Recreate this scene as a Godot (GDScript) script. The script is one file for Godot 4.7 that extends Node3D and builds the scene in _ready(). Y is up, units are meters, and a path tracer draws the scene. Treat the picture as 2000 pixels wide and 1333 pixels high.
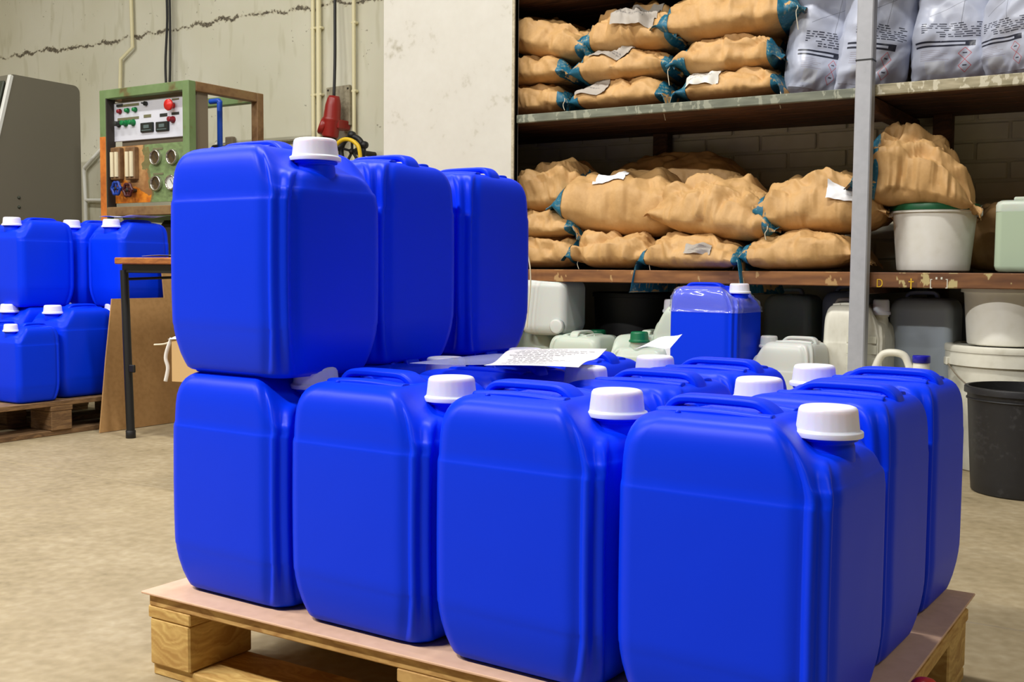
extends Node3D
# A warehouse corner: blue jerricans on a pallet in front of a storage rack.
# x runs along the rack front (to the right), y up, z towards the viewer; the camera stands over the origin.

const EYE := Vector3(0.0, 0.676, 0.0)
const FOCAL := 2154.0
var M := {}
var taken := {}
var cam_basis := Basis.from_euler(Vector3(deg_to_rad(-3.72), deg_to_rad(32.40), deg_to_rad(0.47)))

# ------------------------------------------------------------------ helpers
func at_depth(x: float, y: float, d: float) -> Vector3:
	var r := cam_basis * Vector3((x - 1000.0) / FOCAL, -(y - 666.5) / FOCAL, -1.0)
	return EYE + r * (-d / r.z)

func numbered(n: String) -> String:
	taken[n] = taken.get(n, 0) + 1
	return n if taken[n] == 1 else "%s_%03d" % [n, taken[n] - 1]

func thing(called: String, label: String, category: String, at := Vector3.ZERO, turn := 0.0, group := "") -> Node3D:
	var o := Node3D.new()
	o.name = numbered(called)
	add_child(o)
	o.position = at
	o.rotation_degrees.y = turn
	tag(o, label, category, group)
	return o

func tag(o: Node, label: String, category: String, group := "") -> void:
	o.set_meta("label", label)
	o.set_meta("category", category)
	if group != "":
		o.set_meta("group", group)

func part(parent: Node, called: String, mesh: Mesh, m: Material, at := Vector3.ZERO, rot := Vector3.ZERO) -> MeshInstance3D:
	var o := MeshInstance3D.new()
	o.mesh = mesh
	o.material_override = m
	o.cast_shadow = GeometryInstance3D.SHADOW_CASTING_SETTING_ON
	o.position = at
	o.rotation_degrees = rot
	if parent == self:
		o.name = numbered(called)
		add_child(o)
	else:
		o.name = called
		parent.add_child(o, true)
	return o

func struct(called: String, mesh: Mesh, m: Material, at := Vector3.ZERO, rot := Vector3.ZERO) -> MeshInstance3D:
	var o := part(self, called, mesh, m, at, rot)
	o.set_meta("kind", "structure")
	return o

func copy_of(o: Node3D, label: String, at: Vector3, turn := 0.0, group := "") -> Node3D:
	var c := o.duplicate()
	var n := String(o.name)
	c.name = numbered(n)
	add_child(c)
	c.position = at
	c.rotation_degrees = Vector3(0, turn, 0)
	c.set_meta("label", label)
	if group != "":
		c.set_meta("group", group)
	return c

# ------------------------------------------------------------------ meshes
func mk(v: PackedVector3Array, idx: PackedInt32Array, uv := PackedVector2Array(), flip := -1) -> ArrayMesh:
	var vol := 0.0
	if flip < 0:
		for i in range(0, idx.size(), 3):
			vol += v[idx[i]].dot(v[idx[i + 1]].cross(v[idx[i + 2]]))
	if vol > 0.0 or flip == 1:
		for i in range(0, idx.size(), 3):
			var t := idx[i + 1]
			idx[i + 1] = idx[i + 2]
			idx[i + 2] = t
	var nor := PackedVector3Array()
	nor.resize(v.size())
	for i in range(0, idx.size(), 3):
		var a := v[idx[i]]
		var n := (v[idx[i + 2]] - a).cross(v[idx[i + 1]] - a)
		nor[idx[i]] += n
		nor[idx[i + 1]] += n
		nor[idx[i + 2]] += n
	for i in nor.size():
		nor[i] = nor[i].normalized() if nor[i].length_squared() > 1e-20 else Vector3.UP
	var arr := []
	arr.resize(Mesh.ARRAY_MAX)
	arr[Mesh.ARRAY_VERTEX] = v
	arr[Mesh.ARRAY_NORMAL] = nor
	arr[Mesh.ARRAY_INDEX] = idx
	if uv.size() == v.size():
		arr[Mesh.ARRAY_TEX_UV] = uv
	var m := ArrayMesh.new()
	m.add_surface_from_arrays(Mesh.PRIMITIVE_TRIANGLES, arr)
	return m

# rows of equal length; rows flagged in cut are not joined to the row before (hard edge)
func grid(rows: Array, wrap: bool, cut := {}, uvs := [], flip := -1) -> ArrayMesh:
	var v := PackedVector3Array()
	var uv := PackedVector2Array()
	var idx := PackedInt32Array()
	var n: int = rows[0].size()
	for r in rows:
		v.append_array(r)
	for r in uvs:
		uv.append_array(r)
	for j in range(1, rows.size()):
		if cut.has(j):
			continue
		for i in (n if wrap else n - 1):
			var i2 := (i + 1) % n
			var a := (j - 1) * n + i
			var b := (j - 1) * n + i2
			var c := j * n + i2
			var d := j * n + i
			idx.append_array(PackedInt32Array([a, b, c, a, c, d]))
	return mk(v, idx, uv, flip)

# profile of (radius, height); a repeated point makes a hard edge
func lathe(profile: Array, seg := 40, sx := 1.0, sz := 1.0) -> ArrayMesh:
	var rows := []
	var cut := {}
	for j in profile.size():
		var p: Vector2 = profile[j]
		if j > 0 and p.is_equal_approx(profile[j - 1]):
			cut[j] = true
		var r := PackedVector3Array()
		for i in seg:
			var a := TAU * i / seg
			r.append(Vector3(cos(a) * p.x * sx, p.y, sin(a) * p.x * sz))
		rows.append(r)
	return grid(rows, true, cut)

func flat_poly(out_v: PackedVector3Array, out_i: PackedInt32Array, pts: Array, centre: Vector3) -> void:
	var n: Vector3 = (pts[2] - pts[0]).cross(pts[1] - pts[0])
	var mid := Vector3.ZERO
	for p in pts:
		mid += p
	mid /= pts.size()
	if n.dot(mid - centre) < 0.0:
		pts.reverse()
	var b := out_v.size()
	for p in pts:
		out_v.append(p)
	for k in range(1, pts.size() - 1):
		out_i.append_array(PackedInt32Array([b, b + k, b + k + 1]))

var box_cache := {}
# a box with chamfered edges, centred
func cbox(sx: float, sy: float, sz: float, b := 0.002) -> ArrayMesh:
	var key := "%.4f %.4f %.4f %.4f" % [sx, sy, sz, b]
	if box_cache.has(key):
		return box_cache[key]
	b = minf(b, minf(sx, minf(sy, sz)) * 0.45)
	var h := Vector3(sx, sy, sz) * 0.5
	var v := PackedVector3Array()
	var idx := PackedInt32Array()
	var c := func(s: Vector3, ax: int) -> Vector3:
		var p := Vector3(s.x * (h.x - b), s.y * (h.y - b), s.z * (h.z - b))
		p[ax] = s[ax] * h[ax]
		return p
	for ax in 3:
		var o1 := (ax + 1) % 3
		var o2 := (ax + 2) % 3
		for s in [-1.0, 1.0]:
			var pts := []
			for q in [[-1, -1], [1, -1], [1, 1], [-1, 1]]:
				var sg := Vector3.ZERO
				sg[ax] = s
				sg[o1] = q[0]
				sg[o2] = q[1]
				pts.append(c.call(sg, ax))
			flat_poly(v, idx, pts, Vector3.ZERO)
		for q in [[-1, -1], [1, -1], [1, 1], [-1, 1]]:
			var s0 := Vector3.ZERO
			s0[o1] = q[0]
			s0[o2] = q[1]
			s0[ax] = -1
			var s1 := s0
			s1[ax] = 1
			flat_poly(v, idx, [c.call(s0, o1), c.call(s1, o1), c.call(s1, o2), c.call(s0, o2)], Vector3.ZERO)
	for i in [-1, 1]:
		for j in [-1, 1]:
			for k in [-1, 1]:
				var sg := Vector3(i, j, k)
				flat_poly(v, idx, [c.call(sg, 0), c.call(sg, 1), c.call(sg, 2)], Vector3.ZERO)
	var m := mk(v, idx, PackedVector2Array(), 0)
	box_cache[key] = m
	return m

# a prism: outline in x,y pushed along z from 0 to -depth (straight sides, flat ends)
func prism(outline: PackedVector2Array, depth: float) -> ArrayMesh:
	var v := PackedVector3Array()
	var idx := PackedInt32Array()
	var n := outline.size()
	var tri := Geometry2D.triangulate_polygon(outline)
	for z in [0.0, -depth]:
		var b := v.size()
		for p in outline:
			v.append(Vector3(p.x, p.y, z))
		for t in range(0, tri.size(), 3):
			if z == 0.0:
				idx.append_array(PackedInt32Array([b + tri[t], b + tri[t + 1], b + tri[t + 2]]))
			else:
				idx.append_array(PackedInt32Array([b + tri[t], b + tri[t + 2], b + tri[t + 1]]))
	# sides must wind the same way as the z = 0 face (outline counter-clockwise seen from +z)
	var ccw := not Geometry2D.is_polygon_clockwise(outline)
	var t0ccw := true
	if tri.size() >= 3:
		var e1 := outline[tri[1]] - outline[tri[0]]
		var e2 := outline[tri[2]] - outline[tri[0]]
		t0ccw = e1.cross(e2) > 0.0
	for i in n:
		var p := outline[i]
		var q := outline[(i + 1) % n]
		var b := v.size()
		v.append_array(PackedVector3Array([Vector3(p.x, p.y, 0), Vector3(q.x, q.y, 0), Vector3(q.x, q.y, -depth), Vector3(p.x, p.y, -depth)]))
		if ccw == t0ccw:
			idx.append_array(PackedInt32Array([b, b + 2, b + 1, b, b + 3, b + 2]))
		else:
			idx.append_array(PackedInt32Array([b, b + 1, b + 2, b, b + 2, b + 3]))
	return mk(v, idx)

func smooth_path(pts: Array, steps := 8) -> PackedVector3Array:
	var out := PackedVector3Array()
	var n := pts.size()
	for i in n - 1:
		var p0: Vector3 = pts[maxi(i - 1, 0)]
		var p1: Vector3 = pts[i]
		var p2: Vector3 = pts[i + 1]
		var p3: Vector3 = pts[mini(i + 2, n - 1)]
		for k in steps:
			out.append(p1.cubic_interpolate(p2, p0, p3, float(k) / steps))
	out.append(pts[n - 1])
	return out

# a tube along a path; rx across, ry along the "up" of the section
func tube(path: PackedVector3Array, rx: float, seg := 10, ry := -1.0, closed := false, square := 1.0) -> ArrayMesh:
	if ry < 0.0:
		ry = rx
	var rows := []
	var n := path.size()
	var up := Vector3.UP
	for i in n:
		var a := path[(i - 1 + n) % n] if closed else path[maxi(i - 1, 0)]
		var b := path[(i + 1) % n] if closed else path[mini(i + 1, n - 1)]
		var t := (b - a).normalized()
		if absf(t.dot(up)) > 0.97 and i == 0:
			up = Vector3.BACK
		var side := t.cross(up).normalized()
		var u2 := side.cross(t).normalized()
		if not closed:
			up = u2
		var r := PackedVector3Array()
		for k in seg:
			var an := TAU * (k + 0.5) / seg
			var cx := signf(cos(an)) * pow(absf(cos(an)), square)
			var cy := signf(sin(an)) * pow(absf(sin(an)), square)
			r.append(path[i] + side * cx * rx + u2 * cy * ry)
		rows.append(r)
	if closed:
		rows.append(rows[0].duplicate())
		return grid(rows, true)
	var first := PackedVector3Array()
	var last := PackedVector3Array()
	for k in seg:
		first.append(path[0])
		last.append(path[n - 1])
	rows.push_front(first)
	rows.append(last)
	return grid(rows, true)

# outline of a rounded rectangle with optional flutes at the corners
func ring(hx: float, hz: float, r: float, y: float, flute: float) -> PackedVector3Array:
	var out := PackedVector3Array()
	var cs := [Vector2(1, 1), Vector2(-1, 1), Vector2(-1, -1), Vector2(1, -1)]
	for q in 4:
		var s: Vector2 = cs[q]
		var c := Vector2(s.x * (hx - r), s.y * (hz - r))
		for k in 33:
			var ph := PI * 0.5 * k / 32.0
			var an := PI * 0.5 * q + ph
			var off := -flute * 0.5 * (1.0 + cos(8.0 * ph)) if q % 2 == 0 else 0.0
			var p := c + Vector2(cos(an), sin(an)) * (r + off)
			out.append(Vector3(p.x, y, p.y))
		# along the flat towards the next corner
		var s2: Vector2 = cs[(q + 1) % 4]
		var c2 := Vector2(s2.x * (hx - r), s2.y * (hz - r))
		var an2 := PI * 0.5 * (q + 1)
		var nrm := Vector2(cos(an2), sin(an2))
		var len := c.distance_to(c2)
		for f in [0.004, 0.008, 0.012, 0.018, -1.0, -2.0, -3.0, -4.0, -5.0, -6.0, -0.018, -0.012, -0.008, -0.004]:
			var t: float
			if f <= -1.0:
				t = lerpf(0.026, len - 0.026, (-f - 1.0) / 5.0)
			elif f < 0.0:
				t = len + f
			else:
				t = f
			var e := t if q % 2 == 0 else len - t
			var off2 := -flute * clampf(1.0 - e / 0.014, 0.0, 1.0)
			var p2 := c.lerp(c2, t / len) + nrm * (r + off2)
			out.append(Vector3(p2.x, y, p2.y))
	return out

# ------------------------------------------------------------------ textures
func ramp_image(w: int, h: int, f: Callable) -> ImageTexture:
	var im := Image.create(w, h, false, Image.FORMAT_RGB8)
	for y in h:
		for x in w:
			im.set_pixel(x, y, f.call(x, y))
	return ImageTexture.create_from_image(im)

func noise(seed_: int, freq: float, oct := 4, kind := FastNoiseLite.TYPE_SIMPLEX_SMOOTH) -> FastNoiseLite:
	var n := FastNoiseLite.new()
	n.seed = seed_
	n.noise_type = kind
	n.frequency = freq
	n.fractal_octaves = oct
	n.fractal_type = FastNoiseLite.FRACTAL_FBM if oct > 1 else FastNoiseLite.FRACTAL_NONE
	return n

# a seamless two-scale mottle between colours
func mottle(size: int, seed_: int, f1: float, f2: float, stops: Array, mixf := 0.5) -> ImageTexture:
	var a := noise(seed_, f1, 5).get_seamless_image(size, size)
	var b := noise(seed_ + 7, f2, 3).get_seamless_image(size, size)
	var da := a.get_data()
	var db := b.get_data()
	var g := Gradient.new()
	var offs := PackedFloat32Array()
	var cols := PackedColorArray()
	for s in stops:
		offs.append(s[0])
		cols.append(s[1])
	g.offsets = offs
	g.colors = cols
	var lut := []
	for i in 256:
		lut.append(g.sample(i / 255.0))
	var im := Image.create(size, size, false, Image.FORMAT_RGB8)
	for y in size:
		for x in size:
			var k := y * size + x
			im.set_pixel(x, y, lut[clampi(int(da[k] * (1.0 - mixf) + db[k] * mixf), 0, 255)])
	return ImageTexture.create_from_image(im)

func bump(size: int, seed_: int, f: float, oct: int, strength: float) -> ImageTexture:
	var a := noise(seed_, f, oct).get_seamless_image(size, size)
	a.convert(Image.FORMAT_RGBA8)
	a.bump_map_to_normal_map(strength)
	return ImageTexture.create_from_image(a)

# wood: streaks along u
func wood_tex(seed_: int, light: Color, dark: Color, size := 512) -> ImageTexture:
	var n1 := noise(seed_, 1.0, 4)
	var n2 := noise(seed_ + 3, 1.0, 3)
	return ramp_image(size, size, func(x, y):
		var u: float = x / float(size)
		var v: float = y / float(size)
		var w := n1.get_noise_2d(u * 5.0, v * 9.0) * 0.5
		var g := n2.get_noise_2d(u * 9.0, (v + w * 0.06) * 150.0)
		var r := 0.5 + 0.5 * sin((v * 60.0 + w * 7.0) * TAU * 0.35)
		var t := clampf(0.45 + g * 0.75 + (r - 0.5) * 0.35 + w * 0.5, 0.0, 1.0)
		return dark.lerp(light, t))

func sm(c: Color, rough := 0.6, metal := 0.0) -> StandardMaterial3D:
	var m := StandardMaterial3D.new()
	m.albedo_color = c
	m.roughness = rough
	m.metallic = metal
	return m

func tri(m: StandardMaterial3D, t: Texture2D, scale: float, world := false, off := Vector3(0.5, 0.5, 0.5)) -> StandardMaterial3D:
	m.albedo_texture = t
	m.uv1_triplanar = true
	m.uv1_world_triplanar = world
	m.uv1_scale = Vector3.ONE * scale
	m.uv1_offset = off
	return m

func glow(c: Color, e: float) -> StandardMaterial3D:
	var m := sm(c, 0.5)
	m.emission_enabled = true
	m.emission = c
	m.emission_energy_multiplier = e
	return m

# ------------------------------------------------------------------ materials
func c8(r: int, g: int, b: int) -> Color:
	return Color8(r, g, b)

func print_tex(w: int, h: int, paper: Color, ink: Color, seed_: int, rows: int, margin := 0.08, dens := 0.75) -> ImageTexture:
	# lines of small print too small to read
	var im := Image.create(w, h, false, Image.FORMAT_RGB8)
	im.fill(paper)
	var rng := RandomNumberGenerator.new()
	rng.seed = seed_
	var lh := h * (1.0 - 2.0 * margin) / rows
	for r in rows:
		if rng.randf() > dens + 0.15:
			continue
		var x := w * margin + rng.randf() * w * 0.08
		var end := w * (1.0 - margin) * rng.randf_range(0.55, 1.0)
		var y0 := int(h * margin + r * lh + lh * 0.25)
		while x < end:
			var wl := rng.randf_range(0.015, 0.07) * w
			var xx := x
			while xx < minf(x + wl, end):
				var cw := maxi(1, int(w / 170.0))
				im.fill_rect(Rect2i(int(xx), y0 + rng.randi_range(0, 1), cw, maxi(1, int(lh * rng.randf_range(0.35, 0.55)))), ink)
				xx += cw + maxi(1, int(w / 220.0))
			x += wl + rng.randf_range(0.01, 0.03) * w
	return ImageTexture.create_from_image(im)

func bag_print_tex(seed_: int) -> ImageTexture:
	# white plastic sack print: black bars, address lines, a boxed stripe and two hazard diamonds
	var w := 384
	var h := 640
	var im := Image.create(w, h, false, Image.FORMAT_RGB8)
	im.fill(c8(182, 188, 206))
	var ink := c8(38, 42, 58)
	var rng := RandomNumberGenerator.new()
	rng.seed = seed_
	# tall bars of the big lettering near the top
	for k in 7:
		im.fill_rect(Rect2i(60 + k * 36, 150 - k * 4, 17, 52), ink)
	for k in 5:
		im.fill_rect(Rect2i(250 + k * 17, 60 + k * 6, 9, 40), ink)
	# thin slanting rules
	for k in 240:
		im.fill_rect(Rect2i(70 + k, 330 - int(k * 0.45), 2, 2), c8(120, 124, 140))
		im.fill_rect(Rect2i(210 + int(k * 0.1), 400 - k, 3, 2), c8(130, 134, 148))
	for r in 7:
		var x := 50.0
		var y := 372 + r * 11
		while x < 300.0:
			var l := rng.randf_range(10, 46)
			if rng.randf() < 0.78:
				im.fill_rect(Rect2i(int(x), y, int(l), 5), ink.lerp(c8(140, 144, 160), rng.randf() * 0.5))
			x += l + rng.randf_range(5, 16)
	im.fill_rect(Rect2i(20, 462, 260, 9), ink)
	im.fill_rect(Rect2i(20, 482, 260, 9), ink)
	im.fill_rect(Rect2i(236, 462, 44, 29), ink)
	for r in 6:
		im.fill_rect(Rect2i(40, 506 + r * 9, int(rng.randf_range(60, 130)), 3), c8(160, 158, 172))
	im.fill_rect(Rect2i(60, 560, 90, 60), c8(186, 190, 200))
	for q in [Vector2i(236, 526), Vector2i(236, 584)]:
		for k in 30:
			for s in [-1, 1]:
				im.fill_rect(Rect2i(q.x + s * (29 - k), q.y - k, 3, 2), c8(196, 96, 104))
				im.fill_rect(Rect2i(q.x + s * (29 - k), q.y + k, 3, 2), c8(196, 96, 104))
		im.fill_rect(Rect2i(q.x - 9, q.y - 4, 20, 6), c8(70, 72, 86))
	return ImageTexture.create_from_image(im)

func wall_tex() -> ImageTexture:
	# open cream wall beside the partition (x -8.4 .. -3.1; none of it lies behind the rack, which has plain brickwork):
	# paint with stains, small chips and the long ragged line of flaked plaster above the dosing unit
	var w := 2048
	var h := 1024
	var n1 := noise(11, 1.0, 5)
	var n2 := noise(12, 1.0, 3)
	var n3 := noise(13, 1.0, 4)
	var n4 := noise(14, 1.0, 4)
	return ramp_image(w, h, func(x, y):
		var a: float = -8.4 + 6.0 * x / w
		var yy: float = 3.0 * (1.0 - float(y) / h)
		var base := c8(198, 195, 172).lerp(c8(208, 206, 188), clampf(0.5 + n1.get_noise_2d(a * 0.9, yy * 0.9), 0, 1))
		var s := n2.get_noise_2d(a * 9.0, yy * 2.2)
		if s > 0.25:
			base = base.lerp(c8(176, 172, 144), clampf((s - 0.25) * 1.2, 0, 0.35))
		var chip := n3.get_noise_2d(a * 26.0 + 40.0, yy * 26.0)
		var rare := n4.get_noise_2d(a * 3.0, yy * 3.0)
		if chip > 0.55 and rare > 0.3:
			base = base.lerp(c8(110, 104, 88), 0.6)
		# flaked line
		var ly := 2.1 + 0.012 * sin(a * 2.3) + n1.get_noise_2d(a * 6.0, 3.0) * 0.03
		var wdt := 0.006 + 0.014 * n4.get_noise_2d(a * 5.0, 9.0)
		var dd := absf(yy - ly) + n3.get_noise_2d(a * 34.0, yy * 44.0) * 0.014
		if dd < wdt:
			base = c8(66, 60, 50).lerp(c8(128, 120, 100), clampf(0.5 + n3.get_noise_2d(a * 60.0, yy * 60.0), 0, 1))
		elif dd < wdt + 0.006:
			base = base.lerp(c8(150, 140, 112), 0.35)
		return base)

func panel_tex() -> ImageTexture:
	# lower panel of the dosing unit: green enamel with orange and tan corrosion
	var n1 := noise(31, 1.0, 4)
	var n2 := noise(32, 1.0, 3)
	return ramp_image(256, 256, func(x, y):
		var u: float = x / 256.0
		var v: float = y / 256.0
		var k := n1.get_noise_2d(u * 4.0, v * 3.0)
		var g := c8(126, 150, 98).lerp(c8(108, 128, 84), clampf(0.5 + n2.get_noise_2d(u * 12.0, v * 12.0), 0, 1))
		var edge := 0.47 + 0.10 * k + 0.16 * maxf(0.0, v - 0.55)
		if u < edge:
			var tan_ := c8(196, 152, 100).lerp(c8(150, 104, 60), clampf(0.5 + k * 1.4, 0, 1))
			if v > 0.62 + 0.5 * absf(u - 0.18) + k * 0.15:
				tan_ = c8(226, 138, 34).lerp(c8(186, 100, 24), clampf(0.5 + n2.get_noise_2d(u * 9.0, v * 9.0), 0, 1))
			g = tan_
		elif u < edge + 0.05:
			g = g.lerp(c8(120, 96, 56), 0.6)
		return g)

func edge_paint_tex(seed_: int, base: Color, base2: Color, paint: Color, amount: float) -> ImageTexture:
	var n1 := noise(seed_, 1.0, 4)
	var n2 := noise(seed_ + 1, 1.0, 4)
	return ramp_image(512, 256, func(x, y):
		var c := base.lerp(base2, clampf(0.5 + n1.get_noise_2d(x * 0.01, y * 0.12), 0, 1))
		if n2.get_noise_2d(x * 0.03, y * 0.03) > amount:
			c = c.lerp(paint, 0.85)
		return c)

func materials() -> void:
	var blue := sm(c8(0, 54, 236), 0.42)
	blue.metallic_specular = 0.28
	blue.normal_enabled = true
	blue.normal_texture = bump(512, 71, 0.004, 3, 6.0)
	blue.normal_scale = 0.12
	blue.uv1_triplanar = true
	blue.uv1_scale = Vector3.ONE * 1.4
	M.blue = blue
	M.cap = sm(c8(232, 232, 246), 0.38)
	M.cap.subsurf_scatter_enabled = true
	M.cap.subsurf_scatter_strength = 0.25
	M.cream_plastic = tri(sm(Color.WHITE, 0.42), mottle(256, 90, 0.01, 0.05, [[0.0, c8(196, 192, 172)], [0.5, c8(222, 219, 203)], [1.0, c8(232, 230, 216)]]), 2.0)
	M.milky = sm(c8(206, 210, 206), 0.35)
	M.milky.subsurf_scatter_enabled = true
	M.milky.subsurf_scatter_strength = 0.4
	M.milky_green = sm(c8(196, 206, 192), 0.35)
	M.milky_green.subsurf_scatter_enabled = true
	M.milky_green.subsurf_scatter_strength = 0.35
	M.milky_blue = sm(c8(168, 178, 188), 0.3)
	M.green_liquid = sm(c8(176, 194, 168), 0.28)
	M.bucket_white = tri(sm(Color.WHITE, 0.4), mottle(256, 95, 0.008, 0.04, [[0.0, c8(214, 210, 196)], [0.45, c8(233, 231, 222)], [1.0, c8(240, 239, 233)]]), 2.0)
	M.bucket_black = tri(sm(Color.WHITE, 0.5), mottle(256, 97, 0.012, 0.06, [[0.0, c8(22, 22, 24)], [0.62, c8(28, 28, 30)], [0.72, c8(44, 44, 46)], [1.0, c8(60, 60, 60)]]), 3.0)
	M.bin_black = sm(c8(16, 16, 18), 0.6)
	M.green_cap = sm(c8(16, 110, 70), 0.4)
	M.green_lid = sm(c8(14, 84, 48), 0.45)
	M.blue_cap = sm(c8(20, 20, 170), 0.4)
	M.kraft = tri(sm(Color.WHITE, 0.62), mottle(512, 41, 0.006, 0.06, [[0.0, c8(176, 136, 84)], [0.4, c8(196, 154, 98)], [0.65, c8(204, 162, 106)], [1.0, c8(214, 174, 120)]], 0.25), 2.2)
	M.kraft.normal_enabled = true
	var cr := noise(44, 0.016, 1, FastNoiseLite.TYPE_CELLULAR)
	cr.cellular_return_type = FastNoiseLite.RETURN_DISTANCE2_SUB
	cr.domain_warp_enabled = true
	cr.domain_warp_amplitude = 18.0
	cr.domain_warp_frequency = 0.02
	var ci := cr.get_seamless_image(512, 512)
	ci.convert(Image.FORMAT_RGBA8)
	ci.bump_map_to_normal_map(5.0)
	M.kraft.normal_texture = ImageTexture.create_from_image(ci)
	M.kraft.normal_scale = 0.35
	M.tape = tri(sm(Color.WHITE, 0.5), mottle(256, 51, 0.02, 0.09, [[0.0, c8(14, 76, 102)], [0.55, c8(26, 104, 132)], [0.66, c8(40, 122, 150)], [0.70, c8(176, 164, 124)], [1.0, c8(190, 178, 140)]], 0.55), 3.0)
	M.thread = sm(c8(214, 204, 180), 0.8)
	M.paper_label = sm(Color.WHITE, 0.6)
	M.paper_label.albedo_texture = print_tex(256, 160, c8(226, 224, 216), c8(110, 108, 106), 5, 12)
	M.grey_label = sm(Color.WHITE, 0.6)
	M.grey_label.albedo_texture = print_tex(256, 128, c8(172, 164, 154), c8(84, 82, 84), 6, 9, 0.1, 0.45)
	M.paper_sheet = sm(Color.WHITE, 0.6)
	M.paper_sheet.albedo_texture = print_tex(512, 360, c8(226, 224, 226), c8(60, 58, 66), 8, 15, 0.07, 0.8)
	M.paper_plain = sm(c8(238, 238, 240), 0.6)
	M.can_label = sm(Color.WHITE, 0.55)
	M.can_label.albedo_texture = print_tex(256, 96, c8(222, 220, 200), c8(40, 40, 40), 9, 2, 0.12, 1.0)
	M.bag_print = sm(Color.WHITE, 0.33)
	M.bag_print.albedo_texture = bag_print_tex(17)
	M.bag_plain = sm(c8(182, 188, 206), 0.33)
	var wa := wood_tex(61, c8(222, 188, 116), c8(176, 134, 70))
	var wb := wood_tex(62, c8(206, 168, 104), c8(158, 116, 62))
	M.pine = tri(sm(Color.WHITE, 0.75), wa, 0.8)
	M.pine2 = tri(sm(Color.WHITE, 0.75), wb, 0.8, false, Vector3(0.5, 0.31, 0.22))
	M.pine3 = tri(sm(Color.WHITE, 0.75), wa, 0.8, false, Vector3(0.45, 0.82, 0.7))
	var wd := wood_tex(63, c8(150, 116, 76), c8(98, 72, 46))
	M.old_pine = tri(sm(Color.WHITE, 0.8), wd, 0.8)
	M.old_pine2 = tri(sm(Color.WHITE, 0.8), wd, 0.8, false, Vector3(0.4, 0.8, 0.66))
	var wr := wood_tex(64, c8(104, 62, 34), c8(52, 30, 18))
	M.rack_wood = tri(sm(Color.WHITE, 0.7), wr, 0.6)
	M.table_wood = tri(sm(Color.WHITE, 0.6), wood_tex(65, c8(190, 122, 58), c8(140, 82, 36)), 0.8)
	M.rack_edge = tri(sm(Color.WHITE, 0.6), edge_paint_tex(81, c8(120, 124, 108), c8(98, 102, 88), c8(154, 156, 138), 0.28), 1.3)
	M.rack_edge2 = tri(sm(Color.WHITE, 0.6), edge_paint_tex(83, c8(176, 166, 138), c8(140, 132, 104), c8(206, 200, 178), 0.16), 1.6)
	M.beam_paint = tri(sm(Color.WHITE, 0.65), edge_paint_tex(85, c8(128, 84, 46), c8(92, 56, 30), c8(196, 184, 130), 0.42), 0.9)
	M.beam_brown = tri(sm(Color.WHITE, 0.65), edge_paint_tex(87, c8(150, 100, 54), c8(112, 70, 36), c8(184, 150, 100), 0.46), 0.9)
	M.post_steel = tri(sm(Color.WHITE, 0.45, 0.0), mottle(256, 99, 0.01, 0.07, [[0.0, c8(132, 134, 140)], [0.3, c8(164, 166, 172)], [1.0, c8(176, 178, 184)]]), 1.5)
	M.hardboard = tri(sm(Color.WHITE, 0.7), mottle(256, 101, 0.01, 0.1, [[0.0, c8(206, 166, 136)], [0.5, c8(220, 180, 150)], [1.0, c8(228, 190, 160)]]), 1.4)
	M.cardboard = tri(sm(Color.WHITE, 0.8), mottle(256, 103, 0.01, 0.1, [[0.0, c8(156, 118, 70)], [0.5, c8(174, 134, 84)], [1.0, c8(184, 144, 94)]]), 1.4)
	M.carton = sm(c8(206, 170, 116), 0.8)
	M.rag = sm(c8(226, 222, 214), 0.9)
	M.black_paint = sm(c8(20, 20, 20), 0.45)
	M.black_rubber = sm(c8(18, 18, 18), 0.55)
	M.wall = sm(Color.WHITE, 0.75)
	M.wall.albedo_texture = wall_tex()
	M.wall_plain = tri(sm(Color.WHITE, 0.8), mottle(512, 105, 0.006, 0.04, [[0.0, c8(200, 194, 168)], [0.5, c8(216, 210, 186)], [1.0, c8(224, 220, 200)]]), 0.4)
	M.panel_white = tri(sm(Color.WHITE, 0.6), mottle(512, 107, 0.01, 0.05, [[0.0, c8(150, 144, 126)], [0.17, c8(182, 178, 164)], [0.3, c8(200, 197, 187)], [1.0, c8(206, 204, 195)]], 0.35), 0.9)
	M.panel_trim = tri(sm(Color.WHITE, 0.6), mottle(256, 108, 0.02, 0.1, [[0.0, c8(104, 96, 78)], [0.4, c8(170, 160, 136)], [1.0, c8(206, 198, 172)]]), 3.0)
	M.ceiling = sm(c8(92, 90, 84), 0.85)
	M.floor = tri(sm(Color.WHITE, 0.62), mottle(1024, 109, 0.006, 0.05, [[0.0, c8(112, 98, 72)], [0.25, c8(146, 131, 100)], [0.5, c8(157, 141, 110)], [0.75, c8(167, 152, 122)], [1.0, c8(184, 170, 142)]], 0.55), 0.5, true)
	M.floor.normal_enabled = true
	M.floor.normal_texture = bump(512, 111, 0.02, 4, 6.0)
	M.floor.normal_scale = 0.3
	M.joint = sm(c8(70, 60, 46), 0.9)
	M.cream_pipe = sm(c8(222, 214, 174), 0.5)
	M.white_conduit = sm(c8(226, 226, 218), 0.5)
	M.cabinet = sm(c8(104, 100, 86), 0.5)
	M.cabinet_dark = sm(c8(54, 60, 48), 0.5)
	M.bright_edge = sm(c8(210, 212, 206), 0.35)
	M.unit_green = tri(sm(Color.WHITE, 0.55), mottle(256, 113, 0.008, 0.05, [[0.0, c8(92, 70, 40)], [0.22, c8(110, 108, 66)], [0.34, c8(106, 130, 82)], [1.0, c8(124, 148, 100)]], 0.3), 1.5)
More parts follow.
